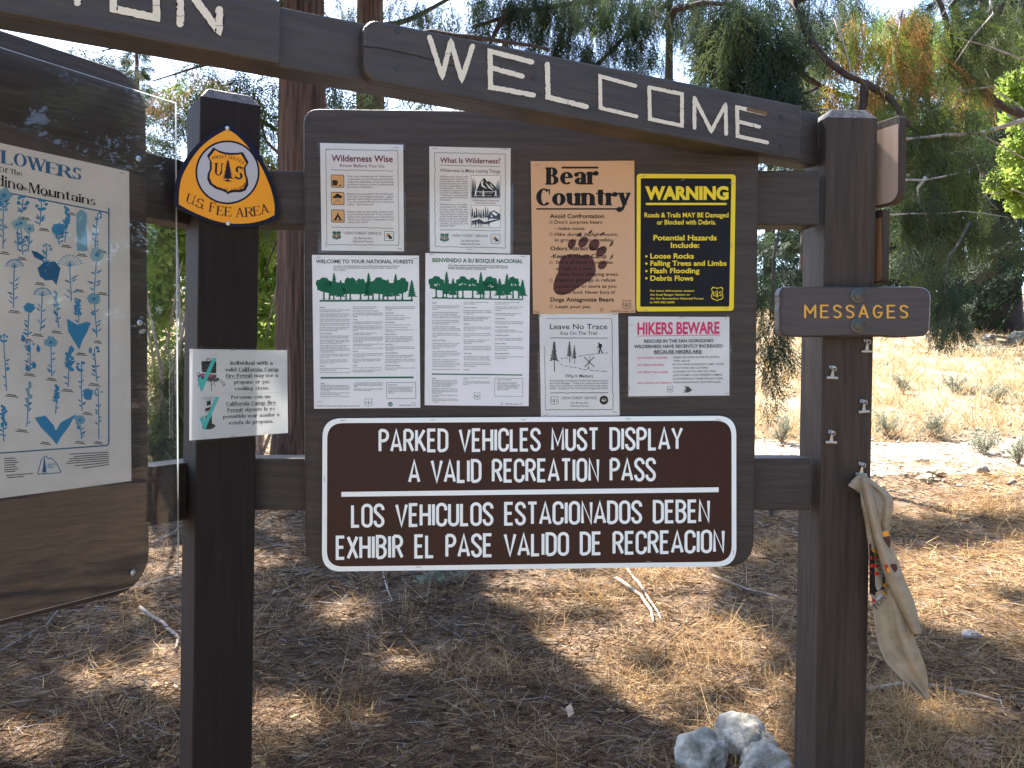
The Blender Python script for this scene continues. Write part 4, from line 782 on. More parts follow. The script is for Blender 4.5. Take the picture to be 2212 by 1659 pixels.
for c, x, y, a, k in (('U', 250, 1240, 17, 170), ('.', 312, 1268, 15, 150), ('S', 398, 1305, 13, 200), ('.', 447, 1328, 12, 150), ('F', 600, 1366, 8, 165), ('E', 718, 1418, 5, 175), ('E', 838, 1433, 3, 175), ('A', 1022, 1444, -2, 165), ('R', 1172, 1440, -4, 185), ('E', 1288, 1420, -8, 180), ('A', 1410, 1388, -13, 165)): p.glyph(c, x, y, 142, k, a, 'navy', ff)
p.layer = 0; POST.append((t, p))
for x, y in ((827, 98), (838, 1545)): m = MB(); m.disc(LPOST.hit(*RG(x, y), FP + .0015), LPOST.n, .0055, .002, 16, 0, .002); m.build('screw', steel, t, smooth=False)

# camp fire permit notice on the left post
t = thing('permit_notice', LPOST.hit(*RH(1000, 850), .004), 'white laminated permit notice with two stoves and teal check marks on the left post', 'notice')
m = MB(); Q = [(192, 100), (1785, 121), (1800, 1470), (190, 1595)]; m.prism([LPOST.hit(*RH(x, y), .0045) for x, y in Q], -LPOST.n * .0007); m.build('sheet', mat('thin_paper', (.72, .73, .73), .5, trans=.3), t)
m = MB(); m.prism([LPOST.hit(*RH(x, y), .0058) for x, y in rq([(188, 60), (1826, 86), (1842, 1505), (178, 1642)], 20, 4)], LPOST.n * .0003); m.build('laminate_sleeve', sleeve, t)
p = Print(LPOST, RH, .0045); pf = serif_font(.21, .11, .70, .05); p.part('lettering')
for q in (('Individual with a', 858, 1550, 358, 358), ('valid California Camp', 775, 1648, 466, 462), ('Fire Permit may use a', 788, 1632, 570, 558), ('propane or gas', 922, 1500, 670, 661), ('cooking stove.', 932, 1495, 775, 765), ('Personas con un', 873, 1510, 918, 904), ('California Camp fire', 788, 1603, 1026, 1003), ('Permit vigente le es', 812, 1583, 1130, 1102), ('permitido usar asador o', 742, 1662, 1235, 1199), ('estufa de propano.', 835, 1563, 1338, 1306)): p.glyphs(q[0], q[1], q[2], q[3], 60, 'black', pf, q[4], None, .1)
for q in ((990, 472, 1648, 467), (788, 580, 1226, 574), (788, 1038, 1606, 1014), (810, 1142, 1075, 1134)): p.line([(q[0], q[1]), (q[2], q[3])], 5, 'black')
p.part('artwork'); p.line([(790, 831), (1685, 812)], 4, 'haze')
p.poly(rq([(382, 300), (630, 298), (628, 500), (395, 478)], 24, 4), 'black'); p.line([(470, 295), (482, 260), (520, 258), (540, 298)], 12, 'black'); p.poly([(320, 530), (400, 500), (620, 520), (640, 540), (560, 640), (420, 610), (330, 570)], 'grey'); p.layer = 1; p.poly([(350, 540), (420, 515), (590, 530), (560, 555), (400, 550)], 'pink'); p.layer = 0
p.line([(312, 520), (318, 495), (350, 485), (356, 512)], 9, 'black'); p.line([(545, 630), (550, 785)], 12, 'black'); p.line([(556, 690), (590, 640), (612, 715)], 10, 'black'); p.line([(345, 650), (325, 725)], 9, 'black'); p.poly([(575, 590), (650, 565), (690, 590), (650, 630), (590, 640)], 'grey'); p.layer = 1; p.poly(rq([(668, 612), (715, 590), (782, 680), (738, 718)], 14, 4), 'lightgrey'); p.layer = 2; p.poly([(738, 718), (782, 680), (778, 665), (728, 705)], 'rust')
p.layer = 0; p.poly([(395, 885), (540, 870), (640, 880), (570, 915), (545, 945), (455, 945), (400, 920)], 'lightgrey'); p.poly([(475, 950), (540, 945), (540, 1010), (475, 1030)], 'black'); p.poly(rq([(446, 1070), (555, 1040), (558, 1330), (450, 1340)], 20, 4), 'black'); p.layer = 1; p.poly([(448, 1120), (556, 1095), (556, 1170), (450, 1195)], 'lightgrey'); p.layer = 0; p.ell(505, 1365, 110, 50, 'grey', -6); p.layer = 1; p.ell(500, 1355, 60, 28, 'black', -6)
p.part('check_mark'); p.layer = 4; p.poly([(316, 590), (378, 545), (398, 630), (565, 256), (634, 246), (400, 785), (375, 790)], 'aqua'); p.part('check_mark|2'); p.poly([(360, 1240), (425, 1183), (443, 1270), (612, 885), (680, 872), (455, 1405), (432, 1425)], 'aqua'); p.layer = 0; POST.append((t, p))
staples(t, LPOST, RH, [(898, 128, 3), (905, 1520, -5)], .0062)

# wildflower poster on the wing panel, behind the acrylic
RW = Reg(0, 550, 560); RX5 = Reg(0, 850, 1200); RX6 = Reg(0, 1700, 1200)
s1, z1 = WING.sh(278, 370.5); _, z0 = WING.sh(278, 1039.5)
t = thing('wildflower_poster', WING.P(s1 - .4, (z0 + z1) / 2, .001), 'white poster of blue wildflower drawings with FLOWERS heading behind the clear sheet', 'poster')
m = MB(); m.prism([WING.P(s1 - .85, z0, .0016), WING.P(s1, z0, .0016), WING.P(s1, z1, .0016), WING.P(s1 - .85, z1, .0016)], -WING.n * .001); m.build('sheet', paper2, t)
p = Print(WING, RW, .0016); p.part('headline'); fl = serif_font(.2, .05, .64, .06)
for q in (('F', -60, 10, 345, 370, 200), ('L', 22, 195, 362, 402, 205), ('O', 212, 418, 400, 435, 200), ('W', 420, 712, 452, 510, 200), ('E', 712, 900, 515, 558, 185), ('R', 905, 1120, 562, 606, 185), ('S', 1130, 1265, 605, 632, 185)):
    p.glyphs(q[0], q[1], q[2], q[3], q[5], 'blue', fl, q[4])
p.part('lettering'); fm = serif_font(.17, .05, .7, .04)
p.glyphs('Of', -15, 118, 500, 82, 'black', fm, 525, 78, .08); p.glyphs('The', 158, 345, 530, 82, 'black', fm, 566, 78, .08)
p.glyphs('dino', -55, 368, 705, 168, 'black', fm, 800, 152, .1); p.glyphs('Mountains', 445, 1488, 820, 160, 'black', fm, 1024, 126, .07)
p.part('artwork'); p.line([(-400, 720), (0, 803)] + [(1640, 1128), (1680, 1142), (1697, 1175), (1693, 1240)], 20, 'blue'); p.r = RX5; p.line([(790, -60), (790, 1640)], 10, 'blue'); p.r = RX6; p.line([(790, 0), (788, 88), (775, 100), (0, 155), (-300, 180)], 9, 'blue')
p.r = RX5; FLW = []
def flower(x, y0, y1, kind, c='sky', wd=60):
    wd *= 1.3
    y0 = max(y0, -178 + .198 * x + 22); lean = random.uniform(-.08, .08) * (y1 - y0); H = y1 - y0
    st = [(x + lean * (1 - k / 4) + random.uniform(-3, 3), y0 + H * k / 4) for k in range(5)]
    p.layer = 0; p.line(st, 8, 'sky' if c != 'blue' else 'blue', jit=.4); p.layer = 1
    tx, ty = st[0]
    if kind == 'daisy': p.ell(tx, ty, wd * .5, wd * .45, c, 0, 22, .35); p.layer = 2; p.ell(tx, ty + 3, wd * .16, wd * .14, 'sky')
    elif kind == 'spike':
        for k in range(16): yy = y0 + H * .6 * k / 16; p.ell(tx + lean * 0 + random.uniform(-1, 1) * wd * .22, yy, wd * .16, wd * .13, c, random.uniform(0, 180), 9, .4)
    elif kind == 'column': p.poly(rq([(tx - wd * .35, y0 + 20), (tx, y0 - 10), (tx + wd * .35, y0 + 20), (tx + wd * .4, y1), (tx - wd * .3, y1)], 14, 4), c); return
    elif kind == 'cluster':
        for k in range(8): a = random.uniform(0, 2 * pi); p.ell(tx + wd * .38 * cos(a), ty + 18 + wd * .38 * sin(a), wd * .15, wd * .13, c, 0, 10, .4)
    elif kind == 'umbel':
        for k in range(11): a = rad(195 + 150 * k / 10); p.line([(tx, ty + 36), (tx + wd * .6 * cos(a), ty + 36 + wd * .55 * sin(a))], 2.5, 'sky'); p.ell(tx + wd * .6 * cos(a), ty + 36 + wd * .55 * sin(a), 8, 6, c, 0, 8, .4)
    for k in range(random.randint(6, 10)):
        f_k = random.uniform(.35, .95); yy = y0 + H * f_k; s = random.choice((-1, 1)); xx = x + lean * (1 - f_k); L = random.uniform(.25, .5) * wd + 8; a = rad(random.uniform(15, 50)) * -1
        q = [(xx, yy), (xx + s * L * .5 * cos(a) , yy + L * .5 * sin(a) - 7), (xx + s * L * cos(a), yy + L * sin(a)), (xx + s * L * .5 * cos(a), yy + L * .5 * sin(a) + 8)]; p.poly(q, 'blue' if random.random() < .25 else 'sky')
def bigleaf(pts, c='sky'): p.layer = 1; p.poly(pts, c)
for q in ((20, -90, 240, 'cluster', 'haze', 70), (20, -250, -40, 'daisy', 'haze', 90), (160, -280, -20, 'cluster', 'sky', 70), (290, -190, 70, 'cluster', 'sky', 70), (165, 50, 280, 'daisy', 'mist', 70), (130, 60, 250, 'daisy', 'mist', 60), (205, 90, 260, 'daisy', 'mist', 60), (470, -170, 190, 'spike', 'sky', 60), (430, 95, 210, 'daisy', 'sky', 75), (590, -160, 255, 'column', 'haze', 85), (690, -250, 265, 'cluster', 'sky', 50), (95, 340, 670, 'umbel', 'sky', 80), (330, 220, 380, 'cluster', 'haze', 60), (520, 330, 620, 'umbel', 'haze', 110), (685, 280, 575, 'daisy', 'mist', 90), (295, 545, 835, 'umbel', 'sky', 80), (200, 665, 880, 'daisy', 'sky', 60), (425, 550, 815, 'spike', 'haze', 50), (572, 605, 780, 'spike', 'sky', 60), (705, 600, 880, 'daisy', 'haze', 70), (50, 870, 1270, 'cluster', 'sky', 50), (215, 920, 1130, 'cluster', 'haze', 60), (375, 915, 1165, 'daisy', 'haze', 70), (498, 960, 1240, 'spike', 'sky', 80), (595, 1075, 1415, 'cluster', 'sky', 60), (700, 960, 1200, 'cluster', 'sky', 60), (25, 1380, 1640, 'spike', 'sky', 60), (195, 1210, 1530, 'spike', 'haze', 60), (405, 1230, 1440, 'spike', 'sky', 50), (590, 1480, 1620, 'daisy', 'haze', 60), (715, 1260, 1620, 'cluster', 'haze', 50), (640, 1290, 1340, 'daisy', 'sky', 60)): flower(*q)
bigleaf([(272, 380), (320, 335), (400, 330), (440, 380), (410, 505), (380, 465), (330, 470), (290, 440)], 'blue'); bigleaf([(225, 250), (270, 262), (330, 300), (300, 325), (250, 300)], 'blue')
bigleaf([(485, 745), (560, 790), (625, 770), (660, 775), (630, 850), (600, 900), (575, 972), (530, 900), (495, 840)]); bigleaf([(250, 1465), (330, 1450), (390, 1520), (405, 1560), (440, 1500), (550, 1440), (500, 1530), (440, 1610), (412, 1660), (370, 1610), (300, 1540)])
for (x, y) in ((160, 885), (190, 1100), (240, 1080), (270, 960), (200, 960)): bigleaf([(x, y - 30), (x + 26, y), (x + 14, y + 34), (x - 8, y + 14)])
p.layer = 1
for x, y, wd in ((180, 15, 90), (320, 95, 80), (35, 265, 70), (160, 305, 70), (480, 215, 80), (595, 280, 80), (740, 255, 80), (290, 488, 80), (575, 538, 70), (745, 560, 80), (105, 690, 90), (410, 838, 80), (275, 860, 85), (195, 895, 90), (710, 910, 60), (590, 998, 80), (215, 1148, 90), (375, 1182, 80), (490, 1262, 90), (685, 1220, 90), (85, 1300, 95), (635, 1430, 75), (160, 1555, 95), (330, 1645, 80), (580, 1640, 80), (715, 1642, 70), (165, -205, 80), (355, -155, 90), (520, -20, 60)): p.line([(x - wd * .35, y - 4), (x + wd * .35, y + 4)], 7, 'grey', jit=.6); p.line([(x - wd * .5, y + 7), (x + wd * .5, y + 16)], 6, 'grey', jit=.6)
p.part('emblem'); p.r = RX6; p.line([(272, 308), (300, 205), (330, 175), (350, 195), (372, 190), (415, 235), (442, 290), (430, 298), (272, 308)], 6, 'blue'); conifer(p, 322, 312, 188, 40, 'blue', 8); p.part('lettering')
p.text('GRAYS', 345, 410, 246, 16, 'sky', .02, 242); p.text('PEAK', 345, 395, 266, 16, 'sky', .02, 263)
for k, (a, b) in enumerate(((505, 788), (535, 788), (500, 790), (495, 790), (480, 790), (540, 790), (600, 790))): p.line([(a, 163 + k * 17), (b, 148 + k * 15)], 6, 'grey', jit=.6)
for k in range(7): p.line([(30, 195 + k * 16), (110 + (k % 3) * 12, 190 + k * 16)], 6, 'grey', jit=.6)
p.line([(45, 318), (240, 302)], 6, 'grey', jit=.5); p.line([(50, 334), (175, 324)], 6, 'grey', jit=.5); POST.append((t, p)); p.r = RX6
staples(t, WING, RW, [(1900, 520, 12)], .002)

# clear acrylic sheet standing off the wing panel
s1, zt = WING.sh(381, 222, .014); _, zb = WING.sh(384, 1243, .014)
t = thing('clear_acrylic_sheet', WING.P(s1 - .6, (zt + zb) / 2, .012), 'scratched clear acrylic cover sheet screwed over the flower poster', 'cover sheet')
m = MB(); m.prism([WING.P(s1 - 1.26, zb, .014), WING.P(s1, zb, .014), WING.P(s1, zt, .014), WING.P(s1 - 1.26, zt, .014)], -WING.n * .005, 0, 1); m.build('pane', [acrylic, acredge], t)
for x, y in (RW(2150, 300), RX5(1012, 776), RX6(965, 1023)): m = MB(); m.disc(WING.hit(x, y, .0142), WING.n, .007, .002, 16, 0, .002); m.build('screw', steel, t)

flush_text()
for t, p in POST: p.build(t)
# ------------------------------------------------------------------ things fixed to the right post
RM, RC5 = Reg(2900, 1000, 4032, 2209), Reg(3300, 1850, 3700, 664)
SP = Plane(tuple(RPOST.p + RPOST.n * .04)[:2], RP_A)
t = thing('messages_sign', SP.hit(1848, 672), 'small brown routed board reading MESSAGES bolted across the right post', 'sign')
m = MB(); o = []
base = rq([(1686, 619), (2013, 619), (2010, 728), (1684, 727)], [16, 26, 26, 22], 6); rnd = random.Random(3)
for i, (x, y) in enumerate(base):
    x2, y2 = base[(i + 1) % len(base)]; n = max(1, int(math.hypot(x2 - x, y2 - y) / 16))
    for k in range(n):
        a = k / n; o.append((x + (x2 - x) * a + rnd.uniform(-1.0, 1.0), y + (y2 - y) * a + rnd.uniform(-1.0, 1.0)))
m.prism([SP.hit(x, y) for x, y in o], -SP.n * .038, bev=.006); board = m.build('board', mat('brown_stain_sign', (.05, .036, .035), .45, var=.2, scale=(6, 6, 60), bump=.3, bscale=(8, 8, 90)), t)
p = Print(SP, RM, .0004); p.part('lettering')
def round_font(sw):
    def f(c):
        S = {'M': (.62, [[(0, 0), (0, 1), (.31, .35), (.62, 1), (.62, 0)]]), 'E': (.42, [[(.42, 1), (0, 1), (0, 0), (.42, 0)], [(0, .52), (.36, .52)]]), 'A': (.52, [[(0, 0), (.26, 1), (.52, 0)], [(.1, .33), (.42, .33)]]),
             'S': (.42, [[(.42, .85)] + A(.21, .78, .2, .22, 40, 180) + [(.06, .62), (.36, .42)] + A(.21, .22, .21, .22, 20, -140)]), 'G': (.5, [[(.46, .85)] + A(.25, .5, .25, .5, 50, 320) + [(.5, .42), (.28, .42)]])}
        wd, st = S[c]; o = []
        for q in st: o += stroke(q, sw, False, .12, True)
        return wd, o
    return f
p.glyphs('MESSAGES', 527, 1312, 487, 92, 'gold', round_font(.125), 489, None, .36); p.build(t)
def boltmesh(x, y): m = MB(); m.disc(SP.hit(*RM(x, y), .0003), SP.n, .0215, .002, 22, 0, .0035); m.disc(SP.hit(*RM(x, y), .0003), SP.n, .013, .005, 18, 0, .004); m.build('bolt', mat('painted_bolt', (.075, .075, .066), .4, .5), t)
boltmesh(931, 320); boltmesh(931, 550)
# two signs seen from behind on the far right of the post
def backsign(name, label, x0, x1, xe, yt, yb, phi, face, r, capm):
    e = RPOST.u * .142; q = at(x0, (yt + yb) / 2, 2.335); u = Vector((cos(phi), -sin(phi), 0)); n = Vector((-sin(phi), -cos(phi), 0))
    def hit(px, py): d = ray(px, py); k = (q - CAM).dot(n) / d.dot(n); return CAM + d * k
    a = hit(x1, (yt + yb) / 2); L = (a - q).length; zt, zb = hit(x0, yt).z, hit(x0, yb).z
    e1 = hit(xe, (yt + yb) / 2)
    t = thing(name, q, label, 'sign'); pts = [(-.06, zb), (L - r, zb)]
    for k in range(1, 6): b = rad(-90 + 90 * k / 6); pts.append((L - r + r * cos(b), zb + r + r * sin(b)))
    for k in range(0, 6): b = rad(90 * k / 5); pts.append((L - r * .3 + r * .3 * cos(b), zt - r * .3 + r * .3 * sin(b)))
    pts.append((-.06, zt)); o = [q + u * s + Vector((0, 0, z - q.z)) for s, z in pts]
    th = .024; m = MB(); m.prism(o, -n * th, 1, 1); bd = m.build('board', [face, wood_v], t, bevel=.0015)
    c = sum(o, Vector()) / len(o); zc = zt - .022
    f = [q + u * s + n * .0008 + Vector((0, 0, z - q.z)) for s, z in pts if z < zc - .004]
    f = [q + u * -.055 + n * .0008 + Vector((0, 0, zb + .004 - q.z))] + [p_ + (c - p_).normalized() * .005 for p_ in f[1:]]
    f += [q + u * (L - .005) + n * .0008 + Vector((0, 0, zc - q.z)), q + u * -.055 + n * .0008 + Vector((0, 0, zc - q.z))]
    m = MB(); m.add(f, [tuple(range(len(f)))]); m.build('bare_back', face, t)
backsign('trail_sign', 'brown sign seen from behind with pale bare back, beside the top of the right post', 1903, 1942, 1958, 262, 446, rad(68), raw, .035, 1)
backsign('trail_sign', 'brown sign seen from behind with orange bare edge, between MESSAGES board and paler sign', 1897, 1907, 1915, 454, 612, rad(68), rawo, .012, 0)
# bulldog clips hung from clear push pins
def clip():
    c = RPOST.hit(*RM(994, 745)); t = thing('bulldog_clip', c, '', 'clip', 'metal bulldog clips pinned to the right post'); n, u, z = RPOST.n, RPOST.u, Vector((0, 0, 1))
    m = MB(); pts = [c + n * .004 + u * s * .0155 for s in (-1, -.33, .33, 1)]; m.tube(pts, [.0030] * 4, 10); m.box(c + n * .004 - z * .0025, u * .0155, n * .0042, z * .0014); m.build('jaw', nickel, t, smooth=False)
    m = MB(); m.prism([c + n * .0045 + u * a + z * b for a, b in ((-.006, .001), (.006, .001), (.0042, .012), (.004, .020), (-.002, .020), (-.003, .010))], n * .0012)
    m.tube([c + n * .009 + u * (.003 + .0055 * cos(k)) + z * (.024 + .0055 * sin(k)) for k in np.linspace(0, 2 * pi, 15)], [.0014] * 15, 6); m.build('handle', nickel, t)
    m = MB(); c2 = c + n * .002 - u * .004 + z * .028; m.tube([c2, c2 + n * .003, c2 + n * .004, c2 + n * .011, c2 + n * .012, c2 + n * .016], [.0055, .0055, .003, .0026, .0048, .0046], 12); m.build('push_pin', clear_pin, t, smooth=True); return t
clear_pin = mat('clear_plastic_pin', (.72, .74, .76), .12); clear_pin.node_tree.nodes['Principled BSDF'].inputs['Transmission Weight'].default_value = .75
c0 = clip(); spots = [(994, 745, 'bulldog clip at the upper right of the right post, just under the MESSAGES board'), (728, 948, 'bulldog clip at the left edge of the right post, second from the MESSAGES board'), (972, 1208, 'bulldog clip at the right edge of the right post, above the lowest empty clip'), (720, 1442, 'lowest empty bulldog clip, on the left edge of the right post'), (950, 1688, 'bulldog clip gripping the tan cloth on the right post')]
k0 = RPOST.hit(*RM(994, 745))
for i, (x, y, lab) in enumerate(spots):
    o = c0
    if i:
        o = c0.copy(); COL.objects.link(o)
        for ch in list(c0.children): c = ch.copy(); COL.objects.link(c); c.parent = o
        o.location = RPOST.hit(*RM(x, y))
    o['label'] = lab
    if i: o.rotation_euler = (0, rad((0, 3, -4, 2, 5)[i]), 0)
# the cloth hanging from the lowest clip
CP = Plane(tuple(RPOST.p + RPOST.n * .012)[:2], RP_A)
cloth_m = mat('tan_cotton', (.50, .40, .27), .9, var=.18, scale=(14, 14, 30), bump=.5, bscale=(18, 18, 50), trans=.34, lo=.3, hi=.7)
t = thing('tan_cloth_bag', CP.hit(*RC5(160, 60)), 'crumpled tan cloth with colourful print hanging from a clip on the right post', 'cloth')
rows = [(28, 136, 176, 0), (60, 132, 210, .004), (100, 138, 262, .012), (140, 143, 318, .02), (180, 148, 352, .03), (230, 155, 358, .034), (280, 166, 350, .03), (330, 176, 330, .024), (390, 186, 320, .024), (450, 193, 338, .028), (520, 197, 360, .03), (600, 202, 392, .032), (680, 206, 420, .034), (760, 210, 440, .036), (840, 218, 462, .038), (920, 226, 470, .04), (1000, 236, 480, .04), (1070, 246, 490, .04), (1140, 262, 515, .042), (1200, 283, 538, .044), (1260, 310, 560, .044), (1320, 365, 578, .044), (1380, 428, 585, .042), (1440, 500, 588, .04), (1500, 572, 594, .038)]
def cl(v, u):
    k = v * (len(rows) - 1); i = min(int(k), len(rows) - 2); f = k - i; a, b = rows[i], rows[i + 1]; y = a[0] + (b[0] - a[0]) * f; x0 = a[1] + (b[1] - a[1]) * f; x1 = a[2] + (b[2] - a[2]) * f; d = a[3] + (b[3] - a[3]) * f
    sl = 20 * sin(v * 3) * u; amp = .010 * min(1, v * 4) * (1 - .5 * v)
    z = d + amp * (sin(u * 9 + v * 2.4) + .6 * sin(u * 17 - v * 7 + 1) + .35 * sin(v * 21 + u * 5)) + .009 * noise.noise(Vector((u * 3, v * 8, 2))) + .0035 * noise.noise(Vector((u * 9 + v * 4, v * 26, 4)))
    return CP.hit(*RC5(x0 + (x1 - x0) * u, y + sl * .3), z)
NU, NV = 26, 70; V_ = [cl(j / NV, i / NU) for j in range(NV + 1) for i in range(NU + 1)]; F_ = [(j * (NU + 1) + i, j * (NU + 1) + i + 1, (j + 1) * (NU + 1) + i + 1, (j + 1) * (NU + 1) + i) for j in range(NV) for i in range(NU)]
ob = mk('main_fold', V_, F_, cloth_m, t, smooth=True); ob.modifiers.new('cloth_thickness', 'SOLIDIFY').thickness = .0022
def fold(name, L, R, amp, off):
    n = len(L); V_ = []; F_ = []; NU = 10; NVv = 30
    for j in range(NVv + 1):
        k = j / NVv * (n - 1); i = min(int(k), n - 2); f = k - i; l = Vector(L[i]).lerp(Vector(L[i + 1]), f); r = Vector(R[i]).lerp(Vector(R[i + 1]), f)
        for q in range(NU + 1): u = q / NU; x = l.lerp(r, u); V_.append(CP.hit(*RC5(x.x, x.y), off + amp * sin(pi * u) + .004 * noise.noise(Vector((u * 2.5, j * .35, 7)))))
    F_ = [(j * (NU + 1) + i, j * (NU + 1) + i + 1, (j + 1) * (NU + 1) + i + 1, (j + 1) * (NU + 1) + i) for j in range(NVv) for i in range(NU)]
    o = mk(name, V_, F_, cloth_m, t, smooth=True); o.modifiers.new('cloth_thickness', 'SOLIDIFY').thickness = .002
fold('front_fold', [(150, 48), (160, 140), (205, 330), (245, 470), (290, 640), (330, 760), (400, 900), (445, 985), (482, 1072)], [(188, 55), (235, 210), (262, 330), (290, 430), (372, 615), (425, 700), (490, 850), (522, 970), (542, 1070)], .022, .052)
fold('corner_flap', [(135, 28), (100, 60), (66, 100)], [(172, 40), (175, 110), (142, 152)], .008, .02)
# printed picture on the cloth: follows the folds of the main layer
def patch(pts, col, lift=.003):
    v = []
    for x, y in pts:
        k = 0
        while k < len(rows) - 2 and rows[k + 1][0] < y: k += 1
        a, b = rows[k], rows[k + 1]; f = (y - a[0]) / (b[0] - a[0]); x0 = a[1] + (b[1] - a[1]) * f; x1 = a[2] + (b[2] - a[2]) * f; vv = (k + f) / (len(rows) - 1); u = (x - x0) / (x1 - x0)
        d = cl(vv, u); v.append(d + CP.n * lift)
    PT.add(v, [tuple(range(len(v)))], pcols.index(col))
pcols = ['black', 'red', 'amber', 'olive', 'lightgrey', 'rust', 'bearbrown']; PT = MB()
def band(x0, y0, x1, y1, h0, h1, col, lift=.003, n=6):
    for i in range(n):
        a, b = i / n, (i + 1) / n; q = lambda c: (x0 + (x1 - x0) * c, y0 + (y1 - y0) * c, h0 + (h1 - h0) * c); A_, B_ = q(a), q(b); patch([(A_[0], A_[1]), (B_[0], B_[1]), (B_[0], B_[1] + B_[2]), (A_[0], A_[1] + A_[2])], col, lift)
band(201, 525, 240, 520, 280, 300, 'black'); band(240, 600, 300, 640, 200, 130, 'black')
for y in (560, 612, 662): band(203, y, 262, y + 4, 22, 20, 'red', .0045)
for k in range(8): y = 535 + k * 22; band(222 + k * 9, y, 268 + k * 8, y + 6, 26, 26, 'olive', .004, 3)
band(220, 512, 270, 530, 20, 22, 'amber', .005); band(288, 740, 322, 722, 24, 24, 'amber', .005); band(222, 850, 300, 785, 26, 22, 'lightgrey', .005); band(218, 838, 240, 845, 20, 20, 'red', .0055); band(282, 790, 306, 780, 20, 22, 'amber', .0055)
for k in range(5): band(246 + k * 7, 575 + k * 26, 268 + k * 8, 580 + k * 26, 10, 16, 'lightgrey', .0052, 2)
band(198, 480, 214, 478, 44, 46, 'bearbrown', .004, 2)
PT.build('printed_picture', [inks(c) for c in pcols], t)
p = Print(CP, RC5, .075); p.part('fold_print'); p.poly([(300, 618), (345, 622), (350, 672), (312, 660)], 'red'); p.layer = 1; p.poly([(318, 640), (346, 640), (348, 672), (320, 668)], 'amber'); p.poly([(345, 615), (380, 614), (390, 645), (378, 668), (348, 672)], 'bearbrown'); p.layer = 0; p.build(t)
p = Print(CP, RC5, .03); p.part('fold_print'); p.off = .066; p.poly([(288, 405), (325, 400), (334, 430), (300, 438)], 'amber'); p.poly([(290, 440), (335, 432), (346, 470), (336, 515), (296, 455)], 'bearbrown'); p.build(t)
p = Print(CP, RC5, .058); p.part('lettering'); f_ = serif_font(.16, .06)
for c, x, y, a in (('T', 256, 910, -38), ('O', 282, 884, -42), ('N', 0, 0, 0), ('I', 318, 808, -40), ('N', 0, 0, 0)):
    if x: p.glyph(c, x, y, 36, 42, a, 'black', f_)
for x, y, a in ((306, 852, -46), (334, 780, -55)):
    q = [(-10, 0), (-10, -34), (10, 0), (10, -34)]; a = rad(a); p.line([(x + X * cos(a) - Y * sin(a), y + X * sin(a) + Y * cos(a)) for X, Y in q], 6, 'black')
p.build(t)
# ------------------------------------------------------------------ ground, trail
soil = mat('dry_forest_soil', (.095, .058, .035), .95, var=.55, scale=(9, 9, 9), bump=.8, bscale=(30, 30, 30), det=9, col2=(.20, .128, .072), lo=.3, hi=.72)
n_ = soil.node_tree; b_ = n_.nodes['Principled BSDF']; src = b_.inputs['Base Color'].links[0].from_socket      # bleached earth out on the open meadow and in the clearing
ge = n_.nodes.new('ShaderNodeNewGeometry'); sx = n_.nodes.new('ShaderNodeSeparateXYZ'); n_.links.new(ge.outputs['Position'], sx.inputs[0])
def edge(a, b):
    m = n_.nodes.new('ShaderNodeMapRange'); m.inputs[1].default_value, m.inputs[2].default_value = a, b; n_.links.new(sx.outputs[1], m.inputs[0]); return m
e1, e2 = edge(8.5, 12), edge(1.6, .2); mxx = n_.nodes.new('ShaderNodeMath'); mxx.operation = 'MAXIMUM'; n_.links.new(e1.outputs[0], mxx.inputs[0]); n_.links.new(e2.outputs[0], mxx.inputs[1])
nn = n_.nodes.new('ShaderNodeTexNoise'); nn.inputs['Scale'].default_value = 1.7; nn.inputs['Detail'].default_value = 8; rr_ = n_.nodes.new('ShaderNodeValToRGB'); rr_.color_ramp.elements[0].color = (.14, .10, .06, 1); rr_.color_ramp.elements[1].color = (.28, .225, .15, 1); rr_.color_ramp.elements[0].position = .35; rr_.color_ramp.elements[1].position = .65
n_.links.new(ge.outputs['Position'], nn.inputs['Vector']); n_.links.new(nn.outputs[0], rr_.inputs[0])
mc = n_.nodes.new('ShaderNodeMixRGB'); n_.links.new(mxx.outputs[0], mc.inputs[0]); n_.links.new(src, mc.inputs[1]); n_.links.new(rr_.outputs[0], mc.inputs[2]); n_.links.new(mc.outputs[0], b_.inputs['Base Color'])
def axis(a, b, fine0, fine1, d):
    o = list(np.arange(fine0, fine1, d)); x = fine0; s = d
    while x > a: s *= 1.35; x -= s; o.insert(0, x)
    x = fine1; s = d
    while x < b: o.append(x); s *= 1.35; x += s
    o.append(b); return o
gx, gy = axis(-120, 120, -7, 8, .11), axis(-60, 160, -2, 14, .11)
gv = [(x, y, gz(x, y)) for y in gy for x in gx]; nx = len(gx)
gf = np.array([(j * nx + i, j * nx + i + 1, (j + 1) * nx + i + 1, (j + 1) * nx + i) for j in range(len(gy) - 1) for i in range(nx - 1)])
tag(mk('ground', gv, gf, soil, smooth=True), kind='structure')
gravel = mat('pale_trail_gravel', (.27, .22, .165), .95, var=.3, scale=(22, 22, 22), bump=.9, bscale=(45, 45, 45), col2=(.42, .355, .28))
def strip(name, cl, wd, mt):
    v = []; f = []; n = 14; rr = random.Random(5)
    pts = []
    for a, b in zip(cl, cl[1:]):
        for k in range(12): pts.append(Vector(a).lerp(Vector(b), k / 12))
    for i, c in enumerate(pts):
        d = (pts[min(i + 1, len(pts) - 1)] - pts[max(0, i - 1)]).normalized(); s = Vector((-d.y, d.x))
        w_ = wd * (1 + .25 * noise.noise(Vector((i * .23, 3, 1))))
        for k in range(n + 1):
            q = c + s * (w_ * (k / n - .5) * 2); v.append((q.x, q.y, gz(q.x, q.y) + .012 - .03 * (abs(k / n - .5) * 2) ** 6))
    for i in range(len(pts) - 1):
        for k in range(n): a = i * (n + 1) + k; f.append((a, a + 1, a + n + 2, a + n + 1))
    return mk(name, v, f, mt, smooth=True)
